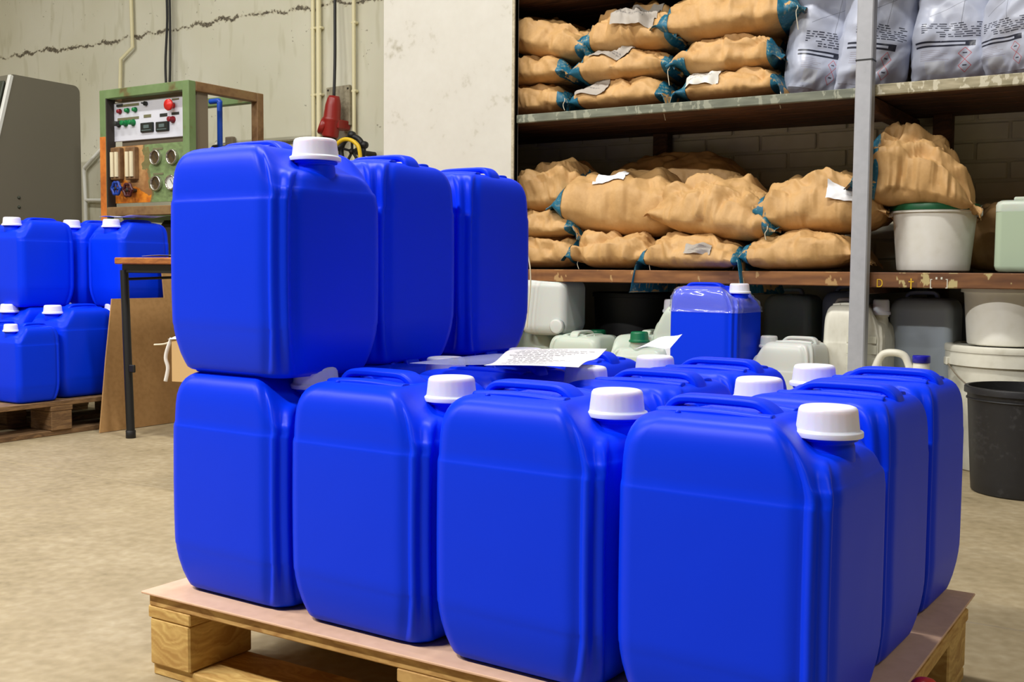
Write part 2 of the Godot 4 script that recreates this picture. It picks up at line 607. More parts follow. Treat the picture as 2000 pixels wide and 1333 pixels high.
	M.unit_brown = tri(sm(Color.WHITE, 0.6), mottle(256, 115, 0.01, 0.06, [[0.0, c8(92, 62, 36)], [0.4, c8(128, 96, 62)], [0.7, c8(142, 112, 72)], [1.0, c8(116, 122, 80)]], 0.3), 2.0)
	M.unit_rust = tri(sm(Color.WHITE, 0.7), mottle(256, 117, 0.01, 0.06, [[0.0, c8(160, 84, 26)], [0.5, c8(206, 116, 38)], [1.0, c8(224, 140, 56)]], 0.3), 2.0)
	M.unit_dark = sm(c8(46, 40, 34), 0.7)
	M.unit_panel = sm(Color.WHITE, 0.5)
	M.unit_panel.albedo_texture = panel_tex()
	M.panel_enamel = sm(c8(214, 216, 226), 0.4)
	M.label_olive = sm(c8(112, 110, 80), 0.6)
	M.label_dark = sm(c8(40, 42, 40), 0.5)
	M.display_black = sm(c8(26, 32, 32), 0.25)
	M.display_glass = sm(c8(88, 104, 104), 0.2)
	M.red_plastic = sm(c8(206, 34, 28), 0.35)
	M.dark_red = sm(c8(130, 14, 30), 0.4)
	M.plug_red = sm(c8(140, 28, 22), 0.35)
	M.green_light = sm(c8(8, 122, 62), 0.35)
	M.chrome = sm(c8(200, 196, 186), 0.25, 0.9)
	M.gauge_dark = sm(c8(74, 58, 34), 0.3)
	M.gauge_white = sm(c8(222, 224, 222), 0.35)
	M.tube_cream = sm(c8(222, 210, 176), 0.3)
	M.wheel_blue = sm(c8(16, 58, 150), 0.4)
	M.wheel_red = sm(c8(70, 22, 26), 0.4)
	M.pipe_blue = sm(c8(18, 74, 186), 0.4)
	M.box_grey = sm(c8(122, 110, 92), 0.5)
	M.hose_yellow = sm(c8(222, 184, 28), 0.45)
	M.plate_grey = tri(sm(Color.WHITE, 0.6), mottle(128, 119, 0.02, 0.1, [[0.0, c8(120, 112, 90)], [0.5, c8(152, 144, 120)], [1.0, c8(166, 158, 134)]]), 4.0)
	M.wrap = sm(Color(0.92, 0.95, 1.0, 0.13), 0.10)
	M.wrap.transparency = BaseMaterial3D.TRANSPARENCY_ALPHA
	M.film = sm(Color(0.9, 0.92, 0.98, 0.34), 0.15)
	M.film.transparency = BaseMaterial3D.TRANSPARENCY_ALPHA
	M.lamp_body = sm(c8(220, 222, 222), 0.5)
	M.lamp_glow = glow(Color(1.0, 0.98, 0.95), 3.0)
	M.yellow_paint = sm(c8(214, 172, 30), 0.6)
	M.white_paint = sm(c8(206, 204, 188), 0.6)
	M.ink = sm(c8(36, 36, 36), 0.7)

# ------------------------------------------------------------------ jerrican
const CAN_W := 0.266
const CAN_D := 0.240
const CAN_H := 0.362
const CAP_X := 0.090

func can_y(x: float, z: float, y: float) -> float:
	var s0 := 0.036 + 0.03 * pow(absf(z) / (CAN_D * 0.5), 2.0)
	var dr := 0.038 * smoothstep(s0, s0 + 0.06, x)
	var pk := 0.0
	if y > 0.361:
		var ex := absf(x + 0.044) - 0.050
		var ez := absf(z) - 0.036
		pk = 0.024 * (1.0 - smoothstep(-0.010, 0.002, maxf(ex, ez)))
	return y - pk - dr * clampf((y - 0.284) / 0.05, 0.0, 1.0)

func can_rings(grow := 0.0, from_y := -1.0) -> Array:
	# height, inset along x, inset along z, corner radius, flute depth
	var prof := [
		[0.0, 0.026, 0.030, 0.026, 0.0], [0.003, 0.0235, 0.0275, 0.028, 0.0], [0.0045, 0.0175, 0.0215, 0.032, 0.001], [0.008, 0.0135, 0.0172, 0.033, 0.0022], [0.016, 0.0105, 0.0138, 0.033, 0.0035], [0.03, 0.0068, 0.0092, 0.032, 0.005],
		[0.05, 0.003, 0.0046, 0.031, 0.0058], [0.066, 0.001, 0.0024, 0.030, 0.006], [0.073, 0.0005, 0.002, 0.030, 0.006], [0.077, 0.0003, 0.0004, 0.030, 0.006], [0.09, 0.0, 0.0, 0.030, 0.006],
		[0.13, 0.0, -0.001, 0.030, 0.006], [0.18, 0.0, -0.0012, 0.030, 0.006], [0.23, 0.0, -0.0006, 0.030, 0.006], [0.262, 0.0, 0.0, 0.030, 0.006], [0.266, 0.0002, 0.001, 0.030, 0.006],
		[0.270, 0.0003, 0.0028, 0.030, 0.006], [0.280, 0.0006, 0.0030, 0.030, 0.006], [0.298, 0.0014, 0.0034, 0.031, 0.006], [0.312, 0.0026, 0.0044, 0.032, 0.006],
		[0.322, 0.0044, 0.0062, 0.034, 0.0056], [0.330, 0.0068, 0.0086, 0.036, 0.005], [0.337, 0.0102, 0.0122, 0.038, 0.004], [0.342, 0.0146, 0.0166, 0.040, 0.003], [0.3455, 0.0202, 0.0222, 0.040, 0.0018], [0.3475, 0.027, 0.029, 0.039, 0.0008], [0.3485, 0.036, 0.038, 0.036, 0.0]]
	var rows := []
	for p in prof:
		if p[0] < from_y:
			continue
		var r := ring(CAN_W * 0.5 - p[1] + grow, CAN_D * 0.5 - p[2] + grow, p[3], p[0] * 1.039, p[4])
		for i in r.size():
			r[i].y = can_y(r[i].x, r[i].z, r[i].y + (grow if p[0] > 0.3 else 0.0))
		rows.append(r)
	return rows

func can_body_mesh() -> ArrayMesh:
	var rows := can_rings()
	var last: PackedVector3Array = rows[rows.size() - 1]
	var first: PackedVector3Array = rows[0]
	for k in 30:
		var t := 1.0 - (k + 1) / 30.0
		var r := PackedVector3Array()
		for p in last:
			r.append(Vector3(p.x * t, can_y(p.x * t, p.z * t, 0.3623), p.z * t))
		rows.append(r)
	for t in [0.9, 0.8, 0.0]:
		var r2 := PackedVector3Array()
		for p in first:
			r2.append(Vector3(p.x * t, 0.0 if t > 0.85 else 0.022, p.z * t))
		rows.push_front(r2)
	return grid(rows, true)

func can_handle_mesh() -> ArrayMesh:
	# a flattened grip bar over a raised oblong rim
	var pts := [Vector3(-0.113, 0.352, 0), Vector3(-0.109, 0.3625, 0), Vector3(-0.100, 0.3700, 0), Vector3(-0.088, 0.3726, 0), Vector3(-0.06, 0.3732, 0), Vector3(-0.03, 0.3732, 0), Vector3(-0.002, 0.3726, 0), Vector3(0.012, 0.3695, 0), Vector3(0.026, 0.360, 0), Vector3(0.037, 0.345, 0)]
	return tube(smooth_path(pts, 5), 0.0190, 28, 0.0058, false, 0.55)

func can_rim_mesh(back := false) -> ArrayMesh:
	# a low ridge beside the grip, dying out at both ends
	var pts := []
	for k in 12:
		var f := k / 11.0
		var x := lerpf(-0.106, 0.040, f)
		var lift := 0.0035 * sin(PI * clampf(f * 1.04, 0.0, 1.0)) - 0.0035 + 0.0015
		pts.append(Vector3(x, can_y(x, 0.049, 0.3609) + lift, (0.049 - 0.006 * pow(absf(f - 0.5) * 2.0, 3.0)) * (-1.0 if back else 1.0)))
	return tube(smooth_path(pts, 3), 0.0115, 20, 0.0062, false, 0.7)

func cap_mesh() -> ArrayMesh:
	var rows := []
	var cut := {}
	var prof := [[0.0, 0.0], [0.036, 0.0], [0.0405, 0.0], [0.0405, 0.0], [0.041, 0.001], [0.041, 0.0055], [0.0402, 0.0068], [0.0375, 0.0078], [0.0366, 0.0095], [0.0345, 0.0285], [0.0338, 0.0320], [0.0318, 0.0346], [0.029, 0.0356], [0.026, 0.0356], [0.0245, 0.0344], [0.0, 0.0342]]
	for j in prof.size():
		if j == 3:
			cut[j] = true
		var r := PackedVector3Array()
		for i in 96:
			var a := TAU * i / 96
			var rr: float = prof[j][0]
			if j >= 8 and j <= 10:
				rr -= 0.0002 * (0.5 + 0.5 * cos(a * 24.0))
			r.append(Vector3(cos(a) * rr, prof[j][1], sin(a) * rr))
		rows.append(r)
	return grid(rows, true, cut)

var can_meshes := {}
func make_can(called: String, label: String, category: String, at: Vector3, turn: float, group: String, body: Material, cap: Material, scale_ := Vector3.ONE) -> Node3D:
	if can_meshes.is_empty():
		can_meshes = {
			"body": can_body_mesh(), "handle": can_handle_mesh(), "rim": can_rim_mesh(), "rim_back": can_rim_mesh(true), "cap": cap_mesh(),
			"neck": lathe([Vector2(0.0, 0.29), Vector2(0.034, 0.29), Vector2(0.032, 0.312), Vector2(0.0315, 0.322), Vector2(0.0305, 0.3245), Vector2(0.0305, 0.328), Vector2(0.035, 0.3285), Vector2(0.035, 0.332), Vector2(0.032, 0.333), Vector2(0.032, 0.345), Vector2(0.0, 0.345)], 40),
			"seam": lathe([Vector2(0.0, 0.0), Vector2(0.0045, 0.0), Vector2(0.003, 0.0035), Vector2(0.0, 0.0045)], 12)}
	var o := thing(called, label, category, at, turn, group)
	o.scale = scale_
	part(o, "body", can_meshes.body, body)
	part(o, "handle", can_meshes.handle, body)
	part(o, "handle_rim", can_meshes.rim, body)
	part(o, "handle_rim", can_meshes.rim_back, body)
	part(o, "neck", can_meshes.neck, body, Vector3(CAP_X, 0.008, 0))
	part(o, "cap", can_meshes.cap, cap, Vector3(CAP_X, 0.3405, 0))
	part(o, "moulding_pip", can_meshes.seam, body, Vector3(-0.07, 0.3612, 0.071))
	return o

# a plain square-shouldered can with a low moulded grip on top
func make_box_can(called: String, label: String, at: Vector3, turn: float, w: float, d: float, h: float, m: Material, group := "") -> Node3D:
	var o := thing(called, label, "can", at, turn, group)
	var rows := []
	for q in [[0.0, 0.4], [0.0, 0.03], [0.004, 0.018], [0.012, 0.010], [0.026, 0.003], [0.045, 0.0], [h * 0.62, 0.0], [h * 0.625, 0.0015], [h - 0.045, 0.002], [h - 0.026, 0.006], [h - 0.012, 0.014], [h - 0.004, 0.024], [h, 0.04], [h, 0.4]]:
		var hx := maxf(w * 0.5 - q[1], 0.001)
		var hz := maxf(d * 0.5 - q[1], 0.001)
		rows.append(ring(hx, hz, minf(0.03, minf(hx, hz) * 0.45), q[0], 0.0))
	part(o, "body", grid(rows, true), m)
	part(o, "grip", tube(smooth_path([Vector3(-w * 0.32, h - 0.012, 0), Vector3(-w * 0.26, h + 0.014, 0), Vector3(0, h + 0.018, 0), Vector3(w * 0.14, h + 0.014, 0), Vector3(w * 0.18, h - 0.012, 0)], 5), 0.014, 14, 0.008, false, 0.6), m)
	return o

# ------------------------------------------------------------------ sacks
# a filled sack: u along its length (x), v across (z, +1 towards the viewer)
# random heights on a triangular lattice, joined by flat facets
func facet(s: float, t: float, seed_: float) -> float:
	var sk := (s + t) * 0.366
	var i := floorf(s + sk)
	var j := floorf(t + sk)
	var fx := s + sk - i
	var fy := t + sk - j
	var a := spot(i, j, seed_)
	var c := spot(i + 1.0, j + 1.0, seed_)
	if fx > fy:
		return a * (1.0 - fx) + spot(i + 1.0, j, seed_) * (fx - fy) + c * fy
	return a * (1.0 - fy) + spot(i, j + 1.0, seed_) * (fy - fx) + c * fx

func spot(i: float, j: float, seed_: float) -> float:
	return fposmod(sin(i * 127.1 + j * 311.7 + seed_ * 17.3) * 43758.5453, 1.0) * 2.0 - 1.0

func sack_point(u: float, v: float, top: bool, p: Dictionary) -> Vector3:
	var um := minf(absf(u), 1.0)
	var fin := maxf(absf(u) - 1.0, 0.0)
	var e := pow(maxf(1.0 - pow(um, p.get("eu", 3.2)), 0.0), 0.62) * pow(maxf(1.0 - pow(absf(v), 4.2), 0.0), 0.55)
	var L: float = p.L
	var W: float = p.W
	var T: float = p.T * (1.0 - p.get("taper", 0.0) * clampf(u, -1.0, 1.0))
	var x := signf(u) * (um * L * 0.5 + fin * 0.24)
	var z: float = v * W * 0.5 * (1.0 - 0.07 * um * um) * (1.0 - p.get("neck", 0.0) * smoothstep(-0.3, 1.0, u))
	var na: FastNoiseLite = p.na
	var nb: FastNoiseLite = p.nb
	var lump := na.get_noise_2d(x * 4.5, z * 4.5)
	var mid := 0.40 * T
	var y: float
	if top:
		y = mid + (T - mid) * e * (1.0 + 0.24 * lump)
	else:
		y = mid * (1.0 - e)
	y += (0.0015 if top else -0.0015) * (1.0 - e)
	# flat facets of creased paper in two sizes, and gathers running out from the sewn ends
	var side := z - 1.3 * y if top else -z + 1.3 * y + 3.0
	var wx := nb.get_noise_2d(x * 5.0 + 11.0, side * 5.0) * 0.07
	var wz := nb.get_noise_2d(x * 5.0 - 31.0, side * 5.0 + 9.0) * 0.07
	var fold := facet((x + wx) / 0.085, (side + wz) / 0.075, p.seed)
	var fine := facet((x - wz) / 0.036, (side + wx) / 0.034, p.seed + 3.7)
	var gather := sin(v * 8.0 + u * 2.0 + 4.0 * nb.get_noise_2d(v * 2.0, u * 3.0)) * pow(um, 5.0)
	var crease: float = p.get("crease", 1.0)
	var amt := (0.0225 * fold + 0.0075 * fine) * crease * (1.0 if top else (1.0 - e)) * (1.0 - 0.5 * pow(um, 8.0)) + 0.006 * gather
	var dir := Vector3(0.3 * u, 1.0 if top else -0.4, pow(absf(v), 3.0) * signf(v) * 1.6).normalized()
	var r := Vector3(x, y, z) + dir * amt
	var droop: float = p.get("droop", 0.0)
	r.y += -droop * pow(um, 3.0) + fin * (0.16 * nb.get_noise_2d(v * 2.0, u * 9.0) - p.get("hang", 0.15))
	r.z += fin * 0.2 * na.get_noise_2d(v * 3.0, u * 7.0)
	r.y = maxf(r.y, p.get("low", -0.02))
	r.y += p.get("arch", 0.0) * (1.0 - um * um)
	return r

func sack_sheet(p: Dictionary, u0: float, u1: float, v0: float, v1: float, nu: int, nv: int, lift: float, both: bool, skew := 0.0) -> ArrayMesh:
	var rows := []
	var uvs := []
	for j in (2 * nv if both else nv + 1):
		var r := PackedVector3Array()
		var ru := PackedVector2Array()
		var v: float
		var top := true
		if both:
			if j < nv:
				v = lerpf(v0, v1, float(j) / nv)
			else:
				v = lerpf(v1, v0, float(j - nv) / nv)
				top = false
		else:
			v = lerpf(v0, v1, float(j) / nv)
		for i in nu + 1:
			var u := lerpf(u0 + (skew * v if u0 > 0.0 else 0.0), u1 + (skew * v if u0 < 0.0 else 0.0), float(i) / nu)
			var s := sack_point(u, v, top, p)
			if lift != 0.0:
				s += Vector3(0, lift if top else -lift, lift * pow(absf(v), 4.0) * signf(v) * 1.5)
			r.append(s)
			ru.append(Vector2((v - v0) / (v1 - v0), 1.0 - (u - u0) / (u1 - u0)) if p.get("upright", false) else Vector2((u - u0) / (u1 - u0), (v - v0) / (v1 - v0)))
		rows.append(r)
		uvs.append(ru)
	if both:
		rows.append(rows[0].duplicate())
		uvs.append(uvs[0].duplicate())
	return grid(rows, false, {}, uvs)

func make_sack(label: String, at: Vector3, turn: float, L: float, W: float, T: float, seed_: int, opts := {}) -> Node3D:
	var p := {"L": L, "W": W, "T": T, "na": noise(seed_, 1.0, 2), "nb": noise(seed_ + 50, 1.0, 2), "seed": float(seed_)}
	p.merge(opts)
	var o := thing(opts.get("called", "paper_sack"), label, "sack", at, turn, opts.get("group", "brown paper sacks on the rack"))
	o.rotation_degrees.z = opts.get("tilt", 0.0)
	o.rotation_degrees.x = opts.get("pitch", 0.0)
	part(o, "body", sack_sheet(p, -1.1, 1.1, -1.0, 1.0, 130, 60, 0.0, true), opts.get("mat", M.kraft))
	for e in opts.get("tapes", [[-1.103, -0.80], [0.80, 1.103]]):
		part(o, "end_tape", sack_sheet(p, e[0], e[1], -1.0, 1.0, 8, 40, 0.0022, true, 0.06), M.tape)
	for l in opts.get("labels", []):
		part(o, "paper_label", sack_sheet(p, l[0], l[1], l[2], l[3], 26, 18, 0.005, false), l[4])
	for t in opts.get("threads", []):
		var s := sack_point(t[0], 1.0, true, p)
		var pts := [s, s + Vector3(0.004, -0.012, 0.006), s + Vector3(-0.002, -0.028, 0.008), s + Vector3(0.005, -0.03 - t[1], 0.007)]
		part(o, "sewing_thread", tube(smooth_path(pts, 4), 0.0016, 5), M.thread)
	return o

func make_bag(label: String, at: Vector3, turn: float, lean: float, roll: float, L: float, W: float, T: float, seed_: int, neck := 0.0) -> Node3D:
	# an upright plastic sack: length goes up, thickness faces the viewer
	var p := {"L": L, "W": W, "T": T, "na": noise(seed_, 1.0, 2), "nb": noise(seed_ + 50, 1.0, 2), "seed": float(seed_), "upright": true, "neck": neck, "crease": 0.42, "hang": 0.0}
	var o := thing("plastic_sack", label, "sack", at, turn, "white plastic sacks on the upper shelf")
	var b := MeshInstance3D.new()
	var holder := Basis(Vector3.UP, Vector3.BACK, Vector3.RIGHT)
	for q in [["print_face", false], ["body", true]]:
		var mesh := sack_sheet(p, -1.1, 1.1, -1.0, 1.0, 60, 34, 0.0, true) if q[1] else sack_sheet(p, -0.93, 0.96, -0.93, 0.93, 56, 30, 0.0013, false)
		b = part(o, q[0], mesh, M.bag_plain if q[1] else M.bag_print)
		b.transform = Transform3D(Basis.from_euler(Vector3(deg_to_rad(lean), 0, deg_to_rad(roll))) * holder, Vector3.ZERO)
		b.position = Basis.from_euler(Vector3(deg_to_rad(lean), 0, deg_to_rad(roll))) * Vector3(0, L * 0.5, -T * 0.5)
	return o

# ------------------------------------------------------------------ buckets
func make_bucket(called: String, label: String, at: Vector3, r0: float, r1: float, h: float, m: Material, opts := {}) -> Node3D:
	var o := thing(called, label, "bucket", at, opts.get("turn", 0.0), opts.get("group", ""))
	var rim: float = opts.get("rim", 0.02)
	var lip: float = opts.get("lip", 0.006)
	var t := 0.004
	var rr := func(y: float) -> float: return lerpf(r0, r1, y / h)
	var prof := [Vector2(0, 0.002), Vector2(r0 - 0.006, 0.0), Vector2(r0, 0.005)]
	for k in range(1, 8):
		prof.append(Vector2(rr.call(h * k / 8.0), h * k / 8.0))
	var yb := h - rim
	prof.append_array([Vector2(rr.call(yb), yb), Vector2(rr.call(yb), yb), Vector2(r1 + lip, yb + 0.002), Vector2(r1 + lip, yb + 0.002), Vector2(r1 + lip, h - 0.003), Vector2(r1 + lip - 0.003, h), Vector2(r1 - t, h), Vector2(r1 - t, h), Vector2(rr.call(0.01) - t, 0.008), Vector2(0, 0.008)])
	part(o, "body", lathe(prof, 64), m)
	if opts.has("lid"):
		var lr := r1 + lip
		part(o, "lid", lathe([Vector2(0, h + 0.004), Vector2(lr - 0.022, h + 0.004), Vector2(lr - 0.018, h + 0.010), Vector2(lr - 0.002, h + 0.010), Vector2(lr + 0.003, h + 0.006), Vector2(lr + 0.003, h - 0.012), Vector2(lr, h - 0.013), Vector2(lr, h), Vector2(0, h)], 64), opts.lid)
	if opts.get("ribs", 0) > 0:
		for k in opts.ribs:
			var y: float = h - rim - 0.016 - 0.014 * k
			part(o, "rib", lathe([Vector2(rr.call(y), y - 0.003), Vector2(rr.call(y) + 0.004, y - 0.002), Vector2(rr.call(y) + 0.004, y + 0.002), Vector2(rr.call(y), y + 0.003)], 64), m)
	if opts.has("wire"):
		var wq: Array = opts.wire   # angle of the ear, drop of the bail
		var pts := []
		for k in 25:
			var f := k / 24.0
			var an: float = deg_to_rad(wq[0]) - PI * f
			var y2: float = h - rim * 0.8 - wq[1] * sin(PI * f)
			var r3: float = rr.call(maxf(y2, 0.0)) + lip + 0.006
			pts.append(Vector3(cos(an) * r3, y2, sin(an) * r3))
		part(o, "wire_handle", tube(PackedVector3Array(pts), 0.0022, 8), M.post_steel if not opts.has("wire_mat") else opts.wire_mat)
		for s in [0.0, PI]:
			var an2: float = deg_to_rad(wq[0]) - s
			part(o, "handle_ear", cbox(0.02, 0.03, 0.03, 0.004), m, Vector3(cos(an2) * (r1 + lip), h - rim * 0.8, sin(an2) * (r1 + lip)), Vector3(0, -rad_to_deg(an2), 0))
	return o

# ------------------------------------------------------------------ pallets and small builders
func make_pallet(label: String, at: Vector3, turn: float, L: float, D: float, mats: Array) -> Node3D:
	var o := thing("wooden_pallet", label, "pallet", at, turn)
	var k := 0
	var xs := [-L * 0.5 + 0.047, 0.0, L * 0.5 - 0.047]
	var zs := [-D * 0.5 + 0.07, 0.0, D * 0.5 - 0.07]
	for z in zs:
		part(o, "bottom_board", cbox(L, 0.02, 0.125, 0.002), mats[k % mats.size()], Vector3(0, 0.01, z))
		k += 1
	for x in xs:
		for z in zs:
			part(o, "block", cbox(0.094, 0.078, 0.138, 0.003), mats[k % mats.size()], Vector3(x, 0.059, z), Vector3(0, 0, 0))
			k += 1
		part(o, "stringer_board", cbox(D, 0.02, 0.10, 0.002), mats[k % mats.size()], Vector3(x, 0.108, 0), Vector3(0, 90, 0))
		k += 1
	var ws := [0.143, 0.098, 0.143, 0.098, 0.143]
	var gap := (D - 0.625) / 4.0
	var z2 := -D * 0.5
	for w in ws:
		part(o, "deck_board", cbox(L, 0.02, w, 0.002), mats[k % mats.size()], Vector3(0, 0.128, z2 + w * 0.5))
		z2 += w + gap
		k += 1
	return o

func make_lamp(at: Vector3, energy: float, label: String) -> void:
	var o := thing("ceiling_lamp", label, "lamp", at, 0.0, "fluorescent ceiling lamps")
	part(o, "housing", cbox(1.25, 0.06, 0.22, 0.01), M.lamp_body, Vector3(0, 0.04, 0))
	for x in [-0.45, 0.45]:
		part(o, "hanger", tube(PackedVector3Array([Vector3(x, 0.06, 0), Vector3(x, 0.9, 0)]), 0.005, 6), M.lamp_body)
	for z in [-0.05, 0.05]:
		var t := part(o, "lamp_tube", tube(PackedVector3Array([Vector3(-0.6, -0.01, z), Vector3(0.6, -0.01, z)]), 0.013, 14), M.lamp_glow)
		t.set_meta("label", "glowing fluorescent tube")
	var l := AreaLight3D.new()
	l.name = "lamp_light"
	l.area_size = Vector2(1.2, 0.16)
	l.light_energy = energy
	l.light_color = Color(1.0, 0.99, 0.97)
	l.shadow_enabled = true
	l.set("area_range", 25.0)
	l.rotation_degrees = Vector3(-90, 0, 0)
	l.position = Vector3(0, -0.03, 0)
	o.add_child(l)

func quad_sheet(corners: Array, nu: int, nv: int, wav: Callable) -> ArrayMesh:
	# corners tl, tr, br, bl; a thin wavy sheet with a little thickness
	var rows := []
	var uvs := []
	for side in 2:
		for jj in nv + 1:
			var j := jj if side == 0 else nv - jj
			var r := PackedVector3Array()
			var ru := PackedVector2Array()
			for i in nu + 1:
				var u := float(i) / nu
				var v := float(j) / nv
				var p: Vector3 = corners[0].lerp(corners[1], u).lerp(corners[3].lerp(corners[2], u), v)
				p.y += wav.call(u, v) - (0.0006 if side == 1 else 0.0)
				r.append(p)
				ru.append(Vector2(u, v))
			rows.append(r)
			uvs.append(ru)
	rows.append(rows[0].duplicate())
	uvs.append(uvs[0].duplicate())
	return grid(rows, false, {}, uvs)

func lettering(parent: Node, text: String, size: float, m: Material, at: Vector3, rot := Vector3.ZERO) -> void:
	var t := TextMesh.new()
	var f := SystemFont.new()
	f.font_names = PackedStringArray(["Droid Sans"])
	t.font = f
	t.text = text
	t.font_size = 32
	t.pixel_size = size / 24.0
	t.depth = 0.0012
	part(parent, "lettering", t, m, at, rot)

# ------------------------------------------------------------------ the dosing unit on the wall side
func make_unit() -> void:
	var D0 := 3.70
	var o := thing("dosing_unit", "green steel frame dosing unit with white switch panel and pressure gauges", "control unit", Vector3(-4.53, 0, -D0))
	var c := Vector3(-4.53, 0, -D0)
	var lx := -0.343
	var rx := 0.325
	var bk := -0.50
	var top := 1.575
	var s := 0.046
	part(o, "frame_post", cbox(s, top, s, 0.003), M.unit_green, Vector3(lx + s / 2, top / 2, -s / 2))
	part(o, "frame_post", cbox(s, 0.72, s + 0.001, 0.003), M.unit_rust, Vector3(lx + s / 2 - 0.0008, 0.36 + 0.62, -s / 2 + 0.0008))
	part(o, "frame_post", cbox(s, top, s, 0.003), M.unit_green, Vector3(rx - s / 2, top / 2, -s / 2))
	part(o, "frame_post", cbox(s, top, s, 0.003), M.unit_brown, Vector3(rx - s / 2, top / 2, bk + s / 2))
	part(o, "frame_post", cbox(s, top, s, 0.003), M.unit_brown, Vector3(lx + s / 2, top / 2, bk + s / 2))
	var w := rx - lx - 2 * s
	part(o, "frame_rail", cbox(w + 0.002, s, s, 0.003), M.unit_green, Vector3((lx + rx) / 2, top - s / 2, -s / 2))
	part(o, "frame_rail", cbox(w, s, s, 0.003), M.unit_green, Vector3((lx + rx) / 2, top - s / 2, bk + s / 2))
	part(o, "frame_rail", cbox(w, s, s, 0.003), M.unit_brown, Vector3((lx + rx) / 2, 0.955, -s / 2))
	for x in [lx + s / 2, rx - s / 2]:
		part(o, "frame_rail", cbox(s, s, -bk - 2 * s, 0.003), M.unit_brown, Vector3(x, top - s / 2, bk / 2))
		part(o, "frame_rail", cbox(s, s, -bk - 2 * s, 0.003), M.unit_brown, Vector3(x, 0.955, bk / 2))
	# inside: dark strip painting shade onto the left post, and the electrical box behind the panels
	part(o, "shade_strip", cbox(0.008, 0.57, 0.054, 0.001), M.unit_dark, Vector3(lx + s + 0.0045, 1.26, -0.029))
	part(o, "electrical_box", cbox(0.56, 0.36, 0.08, 0.006), M.box_grey, Vector3(rx - 0.30, 1.375, -0.105))
	# panels
	var pd := D0 + 0.055
	var q := func(x: float, y: float) -> Vector3: return at_depth(x, y, pd) - c
	var bl: Vector3 = q.call(222, 278)
	var tr: Vector3 = q.call(359, 187)
	var wp := cbox(tr.x - bl.x, tr.y - bl.y, 0.012, 0.002)
	var panel := part(o, "switch_panel", wp, M.panel_enamel, Vector3((bl.x + tr.x) / 2, (bl.y + tr.y) / 2, -0.055))
	var pp: Vector3 = panel.position
	var spot := func(x: float, y: float, z := 0.008) -> Vector3:
		var v: Vector3 = q.call(x, y)
		return Vector3(v.x - pp.x, v.y - pp.y, z)
	var button := lathe([Vector2(0, -0.004), Vector2(0.013, -0.004), Vector2(0.013, 0.004), Vector2(0.0105, 0.005), Vector2(0.0105, 0.014), Vector2(0.009, 0.017), Vector2(0, 0.018)], 20)
	for b in [[237, 218.5, M.dark_red], [252, 216.5, M.green_light], [267, 214.8, M.green_light]]:
		part(panel, "indicator_lamp", button, b[2], spot.call(b[0], b[1]), Vector3(90, 0, 0))
	var knob := lathe([Vector2(0, -0.004), Vector2(0.017, -0.004), Vector2(0.017, 0.004), Vector2(0.013, 0.005), Vector2(0.013, 0.028), Vector2(0.011, 0.031), Vector2(0, 0.031)], 20)
	for b in [[235, 243, M.label_dark], [248.3, 241.5, M.green_light], [263, 240.2, M.green_light], [340.5, 234, M.dark_red]]:
		part(panel, "push_button", knob, b[2], spot.call(b[0], b[1]), Vector3(90, 0, 0))
	part(panel, "key_switch", lathe([Vector2(0, -0.004), Vector2(0.011, -0.004), Vector2(0.011, 0.012), Vector2(0.004, 0.013), Vector2(0.004, 0.03), Vector2(0, 0.03)], 16), M.label_dark, spot.call(288, 203), Vector3(90, 0, 0))
	part(panel, "emergency_stop", lathe([Vector2(0, -0.004), Vector2(0.014, -0.004), Vector2(0.014, 0.02), Vector2(0.027, 0.022), Vector2(0.029, 0.028), Vector2(0.026, 0.036), Vector2(0, 0.041)], 28), M.red_plastic, spot.call(340.5, 206.5), Vector3(90, 0, 0))
	for l in [[252.5, 206, 0.165, 0.013, M.label_olive], [252.5, 232, 0.165, 0.013, M.label_olive], [290, 227, 0.055, 0.015, M.label_olive], [321.5, 225, 0.055, 0.016, M.label_dark], [344.5, 222, 0.054, 0.013, M.label_dark], [345, 194, 0.05, 0.008, M.label_olive], [236, 206.6, 0.05, 0.0135, M.label_dark]]:
		part(panel, "name_plate", cbox(l[2], l[3], 0.003, 0.0006), l[4], spot.call(l[0], l[1], 0.0065 if l[2] != 0.05 else 0.0075))
	for dsp in [[290.5, 249.5], [320.5, 247.5]]:
		var m := part(panel, "meter", cbox(0.094, 0.048, 0.016, 0.003), M.display_black, spot.call(dsp[0], dsp[1]))
		part(m, "display_window", cbox(0.04, 0.017, 0.002, 0.0005), M.display_glass, Vector3(0.0, 0.004, 0.0085))
		part(m, "key_row", cbox(0.07, 0.005, 0.002, 0.0005), M.display_glass, Vector3(0.0, -0.014, 0.0083))
	# lower panel
	var b2: Vector3 = q.call(222, 398)
	var t2: Vector3 = q.call(361, 272)
	var lw := t2.x - b2.x
	var lh := t2.y - b2.y - 0.012
	var v := PackedVector3Array([Vector3(-lw / 2, lh / 2, 0.005), Vector3(lw / 2, lh / 2, 0.005), Vector3(lw / 2, -lh / 2, 0.005), Vector3(-lw / 2, -lh / 2, 0.005), Vector3(-lw / 2, lh / 2, -0.005), Vector3(lw / 2, lh / 2, -0.005), Vector3(lw / 2, -lh / 2, -0.005), Vector3(-lw / 2, -lh / 2, -0.005)])
	var lm := mk(v, PackedInt32Array([0, 1, 2, 0, 2, 3, 5, 4, 7, 5, 7, 6]), PackedVector2Array([Vector2(0, 0), Vector2(1, 0), Vector2(1, 1), Vector2(0, 1), Vector2(0, 0), Vector2(1, 0), Vector2(1, 1), Vector2(0, 1)]), 0)
	var low := part(o, "gauge_panel", lm, M.unit_panel, Vector3((b2.x + t2.x) / 2, (b2.y + t2.y) / 2 - 0.006, -0.055))
	var lp: Vector3 = low.position
